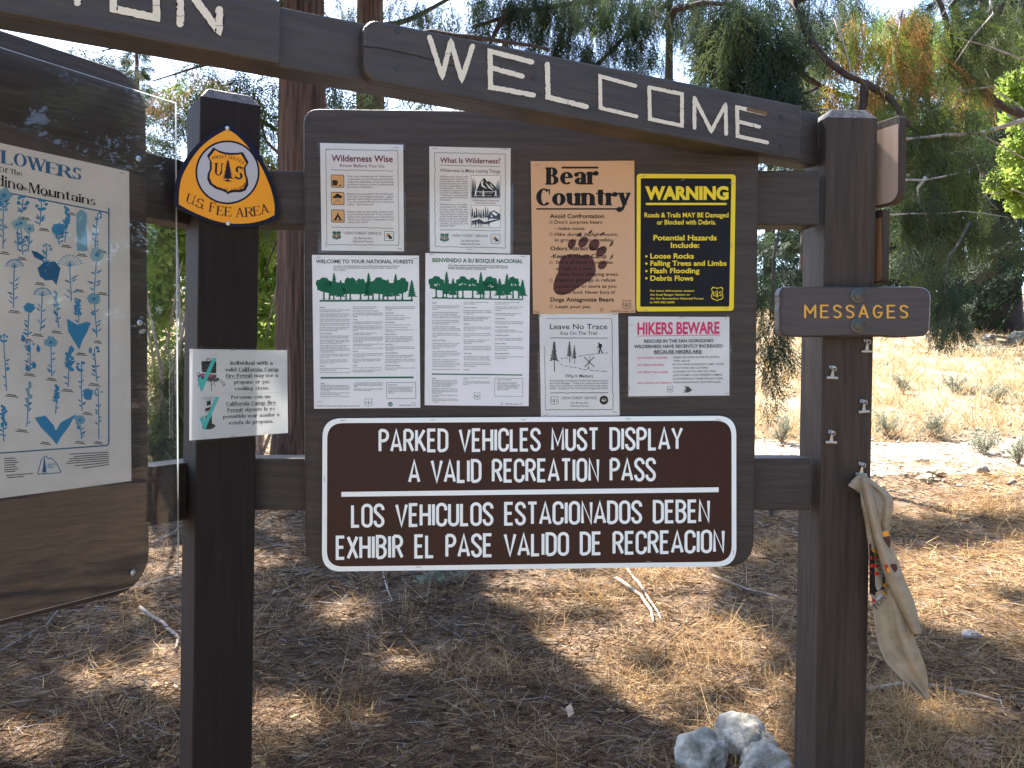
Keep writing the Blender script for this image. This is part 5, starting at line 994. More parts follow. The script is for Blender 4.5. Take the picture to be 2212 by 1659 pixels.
tag(strip('trail', [(-14, 15), (-5, 12.2), (0, 9.8), (3.2, 8.6), (7, 8.9), (16, 10.5), (30, 12)], .95, gravel), kind='structure')

# ------------------------------------------------------------------ plants: materials with a per-leaf tone
def ramp_mat(name, stops, trans=.35, rough=.6):
    m = bpy.data.materials.new(name); m.use_nodes = True; n = m.node_tree; b = n.nodes['Principled BSDF']; b.inputs['Roughness'].default_value = rough; b.inputs['Specular IOR Level'].default_value = .12
    a = n.nodes.new('ShaderNodeAttribute'); a.attribute_name = 'tone'; r = n.nodes.new('ShaderNodeValToRGB'); e = r.color_ramp.elements
    e[0].position, e[1].position = stops[0][0], stops[-1][0]; e[0].color = (*stops[0][1], 1); e[1].color = (*stops[-1][1], 1)
    for p, c in stops[1:-1]: q = e.new(p); q.color = (*c, 1)
    n.links.new(a.outputs['Fac'], r.inputs[0]); n.links.new(r.outputs[0], b.inputs['Base Color'])
    tr = n.nodes.new('ShaderNodeBsdfTranslucent'); n.links.new(r.outputs[0], tr.inputs[0]); mx = n.nodes.new('ShaderNodeMixShader'); mx.inputs[0].default_value = trans
    n.links.new(b.outputs[0], mx.inputs[1]); n.links.new(tr.outputs[0], mx.inputs[2]); n.links.new(mx.outputs[0], n.nodes['Material Output'].inputs[0]); return m
leafm = ramp_mat('cedar_foliage', [(0, (.020, .034, .021)), (.3, (.055, .080, .042)), (.55, (.088, .100, .036)), (.75, (.15, .22, .04)), (.9, (.22, .32, .055)), (1, (.33, .165, .065))], .45)
brightm = ramp_mat('sunlit_broad_leaf', [(0, (.06, .10, .02)), (.6, (.16, .24, .04)), (.85, (.27, .37, .075)), (1, (.36, .43, .1))], .58)
strawm = ramp_mat('dry_straw', [(0, (.040, .024, .015)), (.3, (.105, .056, .030)), (.6, (.37, .225, .105)), (.85, (.66, .49, .255)), (1, (.40, .36, .31))], .3, .7)
sagem = ramp_mat('sage_leaf', [(0, (.16, .18, .13)), (1, (.34, .36, .28))], .3)
barkm = mat('fibrous_cedar_bark', (.045, .021, .0125), .9, var=.7, scale=(38, 38, 2.2), bump=.9, bscale=(46, 46, 2.6), col2=(.145, .074, .044), lo=.3, hi=.68)
barkd = mat('dark_branch_bark', (.052, .032, .025), .9, var=.5, scale=(30, 30, 8), bump=.7, bscale=(40, 40, 10), lo=.3, hi=.7)
deadm = mat('bleached_dead_wood', (.36, .30, .25), .8, var=.3, scale=(30, 30, 30), bump=.4)
stickm = mat('fallen_stick', (.25, .20, .16), .85, var=.4, scale=(25, 25, 25), bump=.5)
stickd = mat('dark_fallen_stick', (.09, .06, .045), .85, var=.4, scale=(25, 25, 25), bump=.5)
def tone_attr(o, per_vert): a = o.data.attributes.new('tone', 'FLOAT', 'POINT'); a.data.foreach_set('value', np.clip(per_vert, 0, 1).astype(np.float32))

def spray_template(seed, L=1.0, wd=.022):
    r = random.Random(seed); V = []
    def seg(p, a, l, w0, z0, dz):
        dx, dy = sin(a), cos(a); px, py = dy, -dx; q = (p[0] + dx * l, p[1] + dy * l); m = (p[0] + dx * l * .55, p[1] + dy * l * .55)
        V.append([(p[0] - px * w0 * .5, p[1] - py * w0 * .5, z0), (p[0] + px * w0 * .5, p[1] + py * w0 * .5, z0), (q[0] + px * w0 * .25, q[1] + py * w0 * .25, z0 + dz), (q[0] - px * w0 * .25, q[1] - py * w0 * .25, z0 + dz)])
    n = 9; p = (0, 0); a = 0; z = 0; step = L / n
    for i in range(n):
        seg(p, a, step * 1.1, wd * .8, z, -.01); p = (p[0] + sin(a) * step, p[1] + cos(a) * step); a += r.uniform(-.12, .12); z -= .012
        if i == n - 1: break
        for s in ((-1, 1) if r.random() < .75 else (r.choice((-1, 1)),)):
            l = L * (.5 * (1 - i / n) + .12) * r.uniform(.7, 1.1); b = a + s * r.uniform(.5, .85); q = p; k = 4 if l > .3 * L else 3
            for j in range(k):
                st = l / k; seg(q, b, st * 1.1, wd * (1.05 - .1 * j), z, r.uniform(-.03, .01)); q = (q[0] + sin(b) * st, q[1] + cos(b) * st); b -= s * r.uniform(0, .1)
                if j < k - 1 or True:
                    for s2 in (-1, 1):
                        if r.random() < .72: seg(q, b + s2 * r.uniform(.4, .8), l * .3 * r.uniform(.6, 1.2), wd, z, r.uniform(-.02, .02))
    return np.array(V).reshape(-1, 3)
TPL = [spray_template(i) for i in range(6)]; TPLC = [spray_template(i + 20, 1.0, .05) for i in range(4)]
SUNLIT = ((1200, 1275, 130, 48), (1240, 1420, 115, 58), (1460, 1330, 115, 90), (1570, 1420, 105, 75), (1340, 1520, 95, 45), (620, 1575, 75, 60), (570, 1190, 90, 45), (350, 1180, 60, 80), (360, 1470, 55, 60), (1690, 1510, 60, 55), (880, 1450, 60, 22), (60, 1600, 80, 45), (180, 1480, 50, 25), (760, 1330, 50, 20), (2080, 1560, 110, 40), (2040, 1290, 190, 110), (1940, 1180, 100, 70), (2180, 1200, 100, 90), (1480, 1215, 160, 25), (800, 1575, 30, 25), (1560, 1590, 120, 50), (1670, 1640, 50, 40))
class Crown:
    down, wide = .9, 1.0
    def __init__(s): s.v = []; s.t = []
    def put(s, p, d, size, tone, wide=1.0, tpl=None):
        d = np.asarray(d, float); d /= np.linalg.norm(d); m = np.asarray(p) + d * size * .4
        if m[2] > 1.55 + .45 * m[1] and abs(m[0]) < 14:      # boughs are thinned where the sun reaches the ground
            k = (m[2] - .07 * m[1]) / (sd.z - .07 * sd.y); gx_, gy_, gz_ = m[0] - sd.x * k, m[1] - sd.y * k, m[2] - sd.z * k
            if 2.2 < gy_ < 9:
                v = Vector((gx_, gy_, gz_)) - CAM; zc = -v.dot(RZ); px_, py_ = 1106 + F * v.dot(RX) / zc, 829.5 - F * v.dot(RY) / zc; e = size * .25 * F / gy_
                if any(((px_ - a) / (c_ + e)) ** 2 + ((py_ - b) / (d_ + e * .5)) ** 2 < 1 for a, b, c_, d_ in SUNLIT): return
        r = RNG.normal(size=3); a = np.cross(d, r); a /= np.linalg.norm(a); b = np.cross(a, d); T = (tpl or TPL)[RNG.integers(len(tpl or TPL))]
        v = np.asarray(p) + size * (T[:, :1] * a * wide + T[:, 1:2] * d + T[:, 2:] * b); s.v.append(v); s.t.append(np.full(len(v), tone) + RNG.normal(size=len(v)) * .03)
    def clump(s, c, rad3, n, tone, size=.3, spread=.07, down=.9, wide=1.0, tpl=None):
        for _ in range(n):
            u = RNG.normal(size=3); u *= RNG.random() ** (1 / 2.2) / np.linalg.norm(u); p = np.asarray(c) + u * np.asarray(rad3)
            d = np.array([u[0] * .5, u[1] * .5, -down]) + RNG.normal(size=3) * .35
            s.put(p, d, size * RNG.uniform(.65, 1.25), tone + RNG.normal() * spread * 1.3, wide, tpl)
    def px(s, x, y, Z, rx, ry, n, tone, size=.3, **k): c = at(x, y, Z); s.clump(c, (rx * Z / F, min(rx, ry) * Z / F * 1.1, ry * Z / F), int(n * 1.5), tone, size, **{'down': s.down, 'wide': s.wide, **k})
    def build(s, parent, name='crown', m=None):
        v = np.concatenate(s.v); q = np.arange(len(v)).reshape(-1, 4); o = mk(name, v, q, m or leafm, parent); tone_attr(o, np.concatenate(s.t)); return o
def leaves(cr, x, y, Z, rx, ry, n, tone, size=.05, spread=.06):
    c = np.array(at(x, y, Z)); R3 = np.array((rx * Z / F, min(rx, ry) * Z / F, ry * Z / F)); u = RNG.normal(size=(n, 3)); u *= (RNG.random((n, 1)) ** .45) / np.linalg.norm(u, axis=1, keepdims=True); p = c + u * R3
    d = RNG.normal(size=(n, 3)); d /= np.linalg.norm(d, axis=1, keepdims=True); e = np.cross(d, RNG.normal(size=(n, 3))); e /= np.linalg.norm(e, axis=1, keepdims=True); s = size * RNG.uniform(.6, 1.3, (n, 1))
    v = np.stack([p - d * s, p + e * s * .45, p + d * s, p - e * s * .45], 1).reshape(-1, 3); cr.v.append(v); cr.t.append(np.repeat(tone + RNG.normal(size=n) * spread, 4))
def trunk(parent, x, y, r, h, mt, flare=.45, lean=(0, 0), ridges=True, z0=-.15):
    seg, nr = (72, 60) if ridges else (12, 14); v = []; g = gz(x, y)
    for j in range(nr + 1):
        hh = z0 + (h - z0) * (j / nr) ** 1.25; k = max(0, 1 - hh / h) ** .7 * r * (1 + flare * math.exp(-max(hh, 0) / .35))
        for i in range(seg):
            a = 2 * pi * i / seg; q = k
            if ridges: q *= 1 + .14 * noise.noise(Vector((cos(a) * 5.5 + x, sin(a) * 5.5, hh * .55))) + .08 * noise.noise(Vector((cos(a) * 14, sin(a) * 14 + y, hh * 1.1)))
            else: q *= 1 + .08 * noise.noise(Vector((cos(a) * 3 + x, sin(a) * 3, hh)))
            v.append((x + q * cos(a) + lean[0] * hh, y + q * sin(a) + lean[1] * hh, g + hh))
    f = np.array([(j * seg + i, j * seg + (i + 1) % seg, (j + 1) * seg + (i + 1) % seg, (j + 1) * seg + i) for j in range(nr) for i in range(seg)])
    return mk('trunk', v, f, mt, parent, smooth=True)
def limb(parent, pts, r0, r1, mt, name='limb', wob=.02):
    P = [Vector(q) for q in pts]; Q = []
    for a, b in zip(P, P[1:]):
        n = max(2, int((b - a).length / .18))
        for k in range(n): q = a.lerp(b, k / n); Q.append(q + Vector([noise.noise(q * 3 + Vector((i * 9, 0, 0))) for i in range(3)]) * wob)
    Q.append(P[-1]); n = len(Q); m = MB(); m.tube(Q, [r0 + (r1 - r0) * i / (n - 1) for i in range(n)], 8); return m.build(name, mt, parent, smooth=True, fix=False)
def limbpx(parent, pts, r0, r1, mt, name='limb'): return limb(parent, [at(*q) for q in pts], r0, r1, mt, name)

def tree(name, x, y, label, cat='tree', group=None): return thing(name, (x, y, gz(x, y)), label, cat, group)
# cedar with the red-brown trunk between left post and panel
g = ghit(655, 1046); X1, Y1 = g.x, g.y
t = tree('cedar_tree', X1, Y1, 'big cedar with fibrous red-brown trunk rising between the left post and the display panel'); trunk(t, X1, Y1, .228, 13, barkm)
for (pts, r) in (([(630, 150, Y1), (520, 120, 7.5), (410, 150, 7.6), (330, 175, 7.7)], .02), ([(630, 90, Y1), (560, 60, 7.4), (400, 60, 7.8), (220, 110, 8)], .022), ([(640, 330, Y1), (600, 330, 7.3), (575, 300, 7.4), (560, 250, 7.5)], .02), ([(640, 300, Y1), (520, 240, 7.8), (440, 260, 8), (395, 200, 8), (350, 245, 8)], .018), ([(640, 470, Y1), (596, 520, 7.5), (570, 600, 7.6)], .014)): limbpx(t, pts, r, r * .3, barkd)
c = Crown()
for q in ((150, 100, 8, 60, 26, 10, .35), (235, 122, 8, 60, 26, 10, .4), (290, 150, 8, 40, 26, 5, .5), (420, 190, 8, 30, 40, 13, .72), (400, 260, 8, 30, 50, 10, .4), (352, 320, 8, 26, 50, 9, .5), (390, 380, 8, 30, 50, 14, .4), (500, 175, 7.8, 80, 26, 22, .5), (580, 225, 7.6, 36, 50, 20, .5), (585, 300, 7.6, 30, 50, 14, .62), (575, 370, 7.7, 30, 50, 20, .55), (590, 330, 7.4, 20, 50, 8, .97), (420, 165, 7.9, 24, 24, 8, .98), (355, 200, 8, 20, 26, 5, .97), (560, 440, 7.8, 30, 40, 12, .5)): c.px(*q)
for k in range(44):                                  # the high crown that throws the dappled shade
    h = RNG.uniform(3.4, 11); a = RNG.uniform(0, 2 * pi); r = RNG.uniform(.5, 2.5) * (1 - .045 * h); p_ = (X1 + r * cos(a), Y1 + r * sin(a), gz(X1, Y1) + h); c.clump(p_, (.6, .6, .5), 20, .33, .42)
# long boughs above the picture whose shade falls on the ground between and beside the posts
SHADE = ((560, 1130, 1235, 1700, 170), (0, 395, 1350, 1700, 76), (1130, 1760, 1430, 1700, 90), (1600, 1760, 1215, 1450, 22), (1880, 2240, 1430, 1700, 46), (1130, 1400, 1300, 1400, 18), (-250, 0, 1300, 1700, 20), (560, 700, 1110, 1235, 10))
for x0, x1, y0, y1, n in SHADE:
    for _ in range(n):
        px, py = RNG.uniform(x0, x1), RNG.uniform(y0, y1)
        if any(((px - a) / c_) ** 2 + ((py - b) / d_) ** 2 < 1 for a, b, c_, d_ in SUNLIT): continue
        g = ghit(px, py); k = (2.0 + .4 * g.y) / .53 + RNG.uniform(.4, 1.6); q = g + sd * k; c.clump(q, (.15, .2, .1), 11, .33, .2, tpl=TPLC)
for k in range(150):                                 # foliage added high overhead, out of view, to deepen the shade on the ground
    h = RNG.uniform(7, 12); p_ = (RNG.uniform(-3, 2.2) - .355 * h, RNG.uniform(2.2, 6.5) + .695 * h, h); c.clump(p_, (.6, .6, .3), 12, .33, .5, tpl=TPLC)
for i in range(26):                                  # boughs shading the rails and the post tops
    P_ = BOARD.hit(RNG.uniform(500, 700), RNG.choice((372, 992)), -.08) if i < 14 else (WING.hit(RNG.uniform(300, 385), RNG.choice((345, 1005)), -.08) if i < 22 else BOARD.hit(1690, RNG.choice((375, 988)), -.08))
    c.clump(P_ + sd * RNG.uniform(3.6, 5.2), (.12, .14, .08), 11, .33, .2, tpl=TPLC)
for k in range(7):
    q = (-3.6 + k * .45, 4.4 + (k % 3) * .9, 4.6 + (k % 2) * .8); limb(t, [(X1, Y1, gz(X1, Y1) + 5 + k * .3), ((X1 + q[0]) / 2, (Y1 + q[1]) / 2, 5.6 + k * .2), q], .05, .012, barkd)
for k in range(9):
    h = 3.6 + k * .8; a = k * 2.4; limb(t, [(X1, Y1, gz(X1, Y1) + h), (X1 + 1.1 * cos(a), Y1 + 1.1 * sin(a), gz(X1, Y1) + h + .25), (X1 + 2.1 * cos(a), Y1 + 2.1 * sin(a), gz(X1, Y1) + h + .1)], .045, .012, barkd)
c.build(t)
# second trunk further back, thin dark trunk, and the drooping crowns at the top middle
def back_cedar(px, Z, r, h, label, clumps, limbs=(), lean=(0, 0), hi=0, tone=.25):
    q = at(px, 785, Z); t = tree('cedar_tree', q.x, q.y, label); trunk(t, q.x, q.y, r, h, barkm, lean=lean, ridges=False); c = Crown(); c.down, c.wide = 2.0, .62
    for k in clumps: c.px(*k)
    for k in range(hi): hh = RNG.uniform(h * .45, h * .95); a = RNG.uniform(0, 2 * pi); rr = RNG.uniform(.3, 1.6); c.clump((q.x + lean[0] * hh + rr * cos(a), q.y + rr * sin(a), gz(q.x, q.y) + hh), (.6, .6, .5), 14, tone, .45)
    for pts, rr in limbs: limbpx(t, pts, rr, rr * .35, barkd)
    c.build(t); return t
back_cedar(800, 11.5, .24, 15, 'cedar with reddish trunk just right of and behind the big red-brown one', ((760, 330, 11, 40, 60, 10, .35, .4), (730, 205, 11, 50, 30, 10, .35, .4), (870, 90, 10.5, 60, 60, 12, .35, .34), (860, 400, 11, 60, 60, 10, .3, .4), (930, 15, 10.5, 60, 36, 12, .5, .34)),
           (([(800, 60, 11.5), (860, 50, 10.8), (930, 20, 10.5), (1000, -20, 10.5)], .05), ([(800, 130, 11.5), (900, 70, 10.6), (960, 95, 10.4)], .03)), hi=14)
back_cedar(1440, 9.6, .085, 7, 'slim dark-trunked cedar rising behind the middle of the WELCOME beam', ((985, 90, 9.2, 60, 40, 18, .3), (1085, 30, 9.2, 80, 50, 40, .22), (1085, 110, 9, 50, 40, 22, .3), (1160, 60, 9, 70, 80, 60, .2), (1250, 50, 9, 80, 80, 70, .2), (1270, 120, 9, 80, 50, 44, .25), (1340, 80, 9, 70, 90, 66, .2), (1400, 40, 9, 50, 70, 40, .22), (1375, 165, 9, 40, 30, 12, .3), (1180, 20, 9, 30, 30, 8, .62), (1300, 25, 9, 20, 50, 8, .9), (1420, 110, 9, 26, 40, 8, .3), (900, 60, 10, 40, 50, 18, .3, .36), (940, 110, 9.6, 60, 30, 22, .35, .34), (960, 30, 9.6, 30, 30, 10, .4), (1110, -10, 9, 90, 30, 24, .25), (1210, -20, 9, 90, 40, 30, .22), (1330, -10, 9, 90, 40, 30, .25), (1215, 150, 8.8, 60, 30, 16, .25), (1330, 160, 8.8, 50, 30, 14, .3), (1500, 20, 9.2, 40, 60, 22, .25), (1530, 120, 9, 24, 60, 14, .25), (1560, 180, 8.6, 50, 30, 16, .25), (1475, 50, 9.4, 26, 40, 10, .3), *[(x_, -25 + 18 * sin(x_), 9.6, 60, 46, 26, .24, .4) for x_ in range(1090, 1800, 88)], (880, -10, 10.4, 40, 40, 14, .3, .36), (760, 20, 11, 30, 40, 10, .35, .4)),
           (([(1440, 10, 9.6), (1370, 60, 9.3), (1300, 130, 9.2), (1240, 175, 9)], .035), ([(1440, -60, 9.6), (1300, 0, 9.2), (1150, 20, 9), (1020, 60, 9.2)], .05), ([(1100, 20, 9), (1075, 60, 9), (1050, 110, 9)], .04), ([(1440, 60, 9.6), (1460, 20, 9.4), (1520, 5, 9), (1580, 10, 8.8)], .05)))
# the broad cedar on the right, trunk outside the picture
q = at(2450, 785, 7.2); t = tree('cedar_tree', q.x, q.y, 'wide cedar with drooping green and orange-brown branches filling the upper right'); trunk(t, q.x, q.y, .3, 12, barkm, ridges=False)
B_ = barkd
for pts, r, mt in (([(2300, -30, 7.2), (2100, -60, 7), (1840, -40, 6.8), (1715, 0, 6.5), (1745, 80, 6.4), (1790, 135, 6.4), (1830, 165, 6.4), (1868, 178, 6.4)], .05, B_), ([(1868, 178, 6.4), (1862, 225, 6.4), (1850, 255, 6.4), (1868, 285, 6.4), (1915, 318, 6.4), (1925, 340, 6.3)], .032, B_), ([(1868, 178, 6.4), (1920, 205, 6.4), (1950, 250, 6.3), (1985, 290, 6.3)], .03, B_),
                   ([(2300, 330, 7.2), (2212, 250, 7), (2150, 220, 6.9), (2100, 170, 6.8), (2060, 115, 6.8), (2040, 40, 6.8), (2020, -10, 6.8)], .045, B_), ([(1690, 100, 6.8), (1740, 165, 6.7), (1780, 190, 6.7), (1850, 215, 6.6)], .03, barkm),
                   ([(1640, 255, 6.2), (1690, 236, 6.2), (1740, 244, 6.2), (1785, 236, 6.2), (1810, 268, 6.1), (1860, 264, 6.1)], .016, deadm), ([(2300, 240, 7), (2200, 262, 6.7), (2120, 286, 6.5), (2040, 290, 6.4), (1960, 300, 6.2), (1930, 290, 6.2)], .02, deadm), ([(2212, 128, 6.6), (2130, 100, 6.6), (2060, 80, 6.5)], .008, deadm), ([(2140, 0, 6.5), (2145, 30, 6.5), (2100, 80, 6.5), (2060, 140, 6.5)], .009, deadm), ([(1770, 190, 6.5), (1640, 250, 6.3)], .012, B_), ([(2150, 185, 6.6), (2080, 200, 6.6), (2020, 170, 6.6), (1930, 120, 6.6)], .008, deadm), ([(2120, 290, 6.5), (2190, 330, 6.6), (2260, 370, 6.7)], .008, deadm), ([(2108, 290, 6.5), (2105, 340, 6.5), (2130, 390, 6.5)], .009, deadm), ([(1928, 388, 6), (1995, 392, 6.1), (2060, 375, 6.2), (2120, 355, 6.3)], .010, deadm), ([(2000, 385, 6.1), (1982, 410, 6.1), (1985, 440, 6.1), (2010, 480, 6.1)], .013, deadm), ([(1928, 465, 6), (2010, 462, 6), (2080, 455, 6.1), (2180, 470, 6.2)], .007, deadm),
                   ([(1800, 30, 6.5), (1830, 120, 6.5), (1850, 200, 6.4)], .010, deadm), ([(1950, 20, 6.6), (1930, 120, 6.5), (1945, 200, 6.4)], .008, deadm), ([(1720, 300, 5.6), (1690, 420, 5), (1672, 560, 4.7), (1664, 690, 4.6)], .012, B_), ([(2090, 480, 5.6), (2050, 560, 5.2), (2040, 640, 5)], .01, B_)):
    limbpx(t, pts, r, r * .4, mt)
for k in range(24):
    x, y = RNG.uniform(1780, 2200), RNG.uniform(20, 520); a = RNG.uniform(-.9, .9); L = RNG.uniform(50, 130); limbpx(t, [(x, y, 6.5), (x + L * .5 * cos(a), y + L * .5 * sin(a) - 8, 6.5), (x + L * cos(a), y + L * sin(a), 6.4)], .006, .002, deadm, 'twig')
c = Crown(); c.down, c.wide = 1.6, .7
for q in ((1520, 40, 6.6, 40, 70, 18, .22, .4), (1560, 20, 6.6, 60, 60, 26, .3, .42), (1600, 90, 6.4, 40, 100, 34, .2, .42), (1545, 130, 6.5, 26, 60, 12, .25, .4), (1640, 30, 6.4, 60, 70, 34, .22, .42), (1655, 150, 6.2, 36, 90, 34, .22, .4), (1700, 90, 6.4, 36, 80, 24, .3, .4), (1590, 195, 6.5, 36, 40, 14, .25, .36), (1705, 190, 6.2, 36, 60, 18, .3, .36), (1640, 235, 6.3, 50, 30, 18, .35), (1580, 40, 6.2, 30, 60, 8, .4, .4), (1700, 240, 6.2, 40, 30, 12, .5), (1740, 40, 6.6, 60, 60, 40, .3), (1790, 100, 7.4, 50, 60, 26, .35), (1840, 20, 7.4, 60, 40, 24, .4), (1760, 180, 7.2, 40, 50, 20, .45), (1960, 60, 7.8, 80, 60, 40, .4), (2080, 90, 7.8, 80, 70, 44, .35), (2180, 30, 7.6, 60, 50, 30, .4), (1900, 200, 7.6, 60, 60, 30, .45), (1760, 275, 6.2, 60, 26, 12, .5),
          (1860, 60, 6.7, 60, 70, 24, .96), (1930, 110, 6.6, 60, 60, 26, .98), (1910, 40, 6.8, 70, 60, 22, .75), (1860, 170, 6.6, 60, 40, 18, .97), (1985, 130, 6.6, 50, 40, 16, .98), (2020, 60, 6.8, 60, 60, 22, .7), (2090, 40, 6.8, 70, 60, 30, .5), (2170, 60, 6.8, 60, 70, 28, .45), (2090, 130, 6.7, 50, 50, 16, .5), (1960, 210, 6.5, 80, 50, 26, .6), (1880, 260, 6.4, 60, 50, 22, .55), (1800, 230, 6.5, 50, 50, 16, .5), (1990, 290, 6.4, 70, 50, 28, .5), (2060, 250, 6.5, 60, 50, 18, .5), (2010, 370, 6.3, 70, 50, 30, .5), (2080, 330, 6.4, 60, 50, 20, .5), (1960, 440, 6.1, 40, 60, 20, .48), (2030, 450, 6.2, 70, 50, 28, .5), (2000, 530, 5.9, 60, 50, 24, .42), (2080, 400, 6.3, 50, 40, 14, .55), (2120, 480, 6.2, 50, 40, 14, .5), (1820, 20, 6.8, 40, 40, 10, .4), (1970, 25, 6.7, 60, 40, 16, .98), (2100, 180, 6.7, 60, 30, 10, .97)):
    c.px(*q)
for q in ((1672, 560, 4.9, 34, 70, 16, .3, .22), (1655, 640, 4.7, 30, 60, 16, .3, .2), (1668, 720, 4.6, 36, 70, 22, .28, .2), (1660, 800, 4.6, 26, 50, 12, .28, .18), (2030, 590, 5.2, 40, 50, 18, .35, .22), (2045, 650, 5.1, 34, 40, 16, .33, .2), (2035, 690, 5, 26, 30, 8, .33, .18)): c.px(*q)
c.build(t)
for k in range(0): pass
# leafy maple at the right edge
q = at(2330, 785, 8.5); t = tree('maple_tree', q.x, q.y, 'bright green broad-leaved tree reaching in at the right edge', 'tree'); trunk(t, q.x, q.y, .12, 6.5, barkd, ridges=False); c = Crown()
for q in ((2190, 190, 8.2, 40, 40, 130, .82), (2200, 250, 8.2, 36, 40, 110, .85), (2196, 330, 8.2, 40, 44, 140, .85), (2175, 395, 8.1, 50, 36, 130, .88), (2205, 430, 8.1, 30, 40, 90, .8), (2195, 110, 8.3, 30, 40, 60, .75), (2260, 300, 8.4, 60, 140, 260, .8)): leaves(c, *q[:5], q[5] * 3, q[6], size=.042)
limbpx(t, [(2330, 300, 8.5), (2250, 300, 8.3), (2190, 330, 8.2)], .02, .006, deadm); limbpx(t, [(2330, 420, 8.5), (2240, 420, 8.2), (2170, 395, 8.1)], .018, .005, deadm)
c.build(t, 'crown', brightm)
# bright bushes and young cedars seen through the gaps on the left
def bush(name, px, Z, label, blobs, spr=(), cat='bush'):
    q = at(px, 785, Z); t = thing(name, (q.x, q.y, gz(q.x, q.y)), label, cat); c = Crown()
    for b in blobs: leaves(c, *b[:7], size=b[7] if len(b) > 7 else .045)
    for b in spr: c.px(*b)
    m = MB(); g = Vector((q.x, q.y, gz(q.x, q.y) - .05))
    for k in range(7):
        a = k * .9; tip = g + Vector((.5 * cos(a), .4 * sin(a), RNG.uniform(1.2, 2.2))); m.tube([g, g.lerp(tip, .5) + Vector((.08 * cos(a * 3), 0, .1)), tip], [.02, .013, .005], 6)
    m.build('stem', stickm, t, fix=False); c.build(t, 'foliage', brightm if blobs else leafm)
bush('leafy_bush', 350, 8.2, 'bright yellow-green bush in the gap between flower panel and left post', ((350, 490, 8.2, 60, 60, 900, .84), (360, 570, 8.2, 60, 70, 900, .82), (345, 650, 8.1, 50, 60, 500, .72), (400, 520, 8.4, 60, 90, 600, .76), (340, 730, 8.3, 50, 50, 200, .6)), ((350, 520, 8.3, 60, 90, 30, .72), (370, 640, 8.2, 50, 50, 16, .6)))
bush('leafy_bush', 560, 8.6, 'bright yellow-green bush between the left post and the red cedar trunk', ((580, 520, 8.6, 40, 70, 800, .86), (575, 620, 8.5, 40, 70, 700, .82), (580, 720, 8.5, 36, 60, 400, .72), (500, 580, 8.8, 60, 120, 500, .75)), ((580, 540, 8.6, 40, 90, 26, .72), (590, 470, 8.4, 36, 40, 12, .5), (575, 700, 8.5, 40, 70, 20, .6)))
bush('young_cedar', 372, 6.3, 'young feathery cedar low between the flower panel and the left post', (), ((372, 800, 6.3, 36, 60, 46, .5, .24), (385, 880, 6.2, 36, 60, 56, .55, .24), (355, 940, 6.2, 40, 50, 46, .42, .22), (390, 760, 6.4, 26, 50, 22, .45, .24), (345, 860, 6.4, 26, 50, 22, .6, .22), (400, 960, 6, 26, 36, 24, .38, .2)), 'tree')
# far conifers that close the view
def fir(px, Z, h, r, tone, label, n=230):
    q = at(px, 785, Z); t = tree('fir_tree', q.x, q.y, label, 'tree', 'dark firs at the back of the meadow'); trunk(t, q.x, q.y, r, h * 1.02, barkd, ridges=False, flare=.3); c = Crown(); g = gz(q.x, q.y)
    for k in range(n):
        f = RNG.random() ** .8; z = g + h * (.09 + .9 * f); R_ = h * .24 * (1 - f) * RNG.uniform(.55, 1.05) + .15; a = RNG.uniform(0, 2 * pi)
        for u in (.25, .6, .95): p_ = (q.x + R_ * u * cos(a), q.y + R_ * u * sin(a), z - .25 * R_ * u + .12 * u); c.put(p_, (cos(a), sin(a), -.55), max(.5, R_ * .5) * RNG.uniform(.7, 1.2), tone + RNG.normal() * .06, .8, TPLC)
    c.build(t)
for i, (px, Z, h, r, tone, lab) in enumerate(((2152, 24, 15, .62, .05, 'dark fir with broad brown trunk at the meadow edge, far right'), (2052, 30, 14, .4, .03, 'tall dark fir behind the meadow, right of the pale-backed sign'), (2260, 20, 12, .4, .06, 'dark fir at the right edge of the meadow'), (1965, 34, 12, .4, .08, 'dark fir behind the meadow, straight behind the right post'), (1880, 40, 10, .35, .15, 'smaller far fir behind the MESSAGES board'), (1740, 30, 9, .3, .12, 'far fir showing between display panel and right post'), (1660, 36, 9, .3, .2, 'paler far fir just right of the display panel'), (2110, 42, 19, .5, .1, 'tallest far fir behind the right-hand meadow'), (1560, 44, 7, .3, .1, 'far fir behind the right half of the panel'), (700, 40, 8, .3, .2, 'far fir low behind the red cedar trunk'), (300, 36, 11, .35, .25, 'far fir behind the flower panel gap'), (480, 44, 10, .35, .2, 'far fir behind the left post'))): fir(px, Z, h, r, tone, lab)

# the wood round the clearing, outside the picture: it shows in the clear sheet and shades the kiosk front
c = Crown(); m = MB()
for x, y, h in ((9, 3.2, 9), (10.5, .5, 11), (9.5, -3, 8), (13, 2.4, 13), (14, -2, 12), (12, -6.5, 12), (6, -12, 12), (0, -14, 13), (-6, -12, 11), (-11, -8, 12), (-10, -2, 8), (16, 6, 12), (9, -10, 13)):
    g = gz(x, y); m.tube([(x, y, g - .1), (x, y, g + h)], [.25, .03], 8)
    for k in range(150):
        f = RNG.random() ** .8; z = g + h * (.06 + .92 * f); R_ = h * .26 * (1 - f) * RNG.uniform(.55, 1.05) + .15; a = RNG.uniform(0, 2 * pi)
        for u in (.3, .65, .95): c.put((x + R_ * u * cos(a), y + R_ * u * sin(a), z - .2 * R_ * u), (cos(a), sin(a), -.55), max(.6, R_ * .6) * RNG.uniform(.7, 1.2), .2 + RNG.normal() * .08, .8, TPLC)
k = len(c.v); o = c.build(None, 'surrounding_wood'); tag(o, kind='stuff')

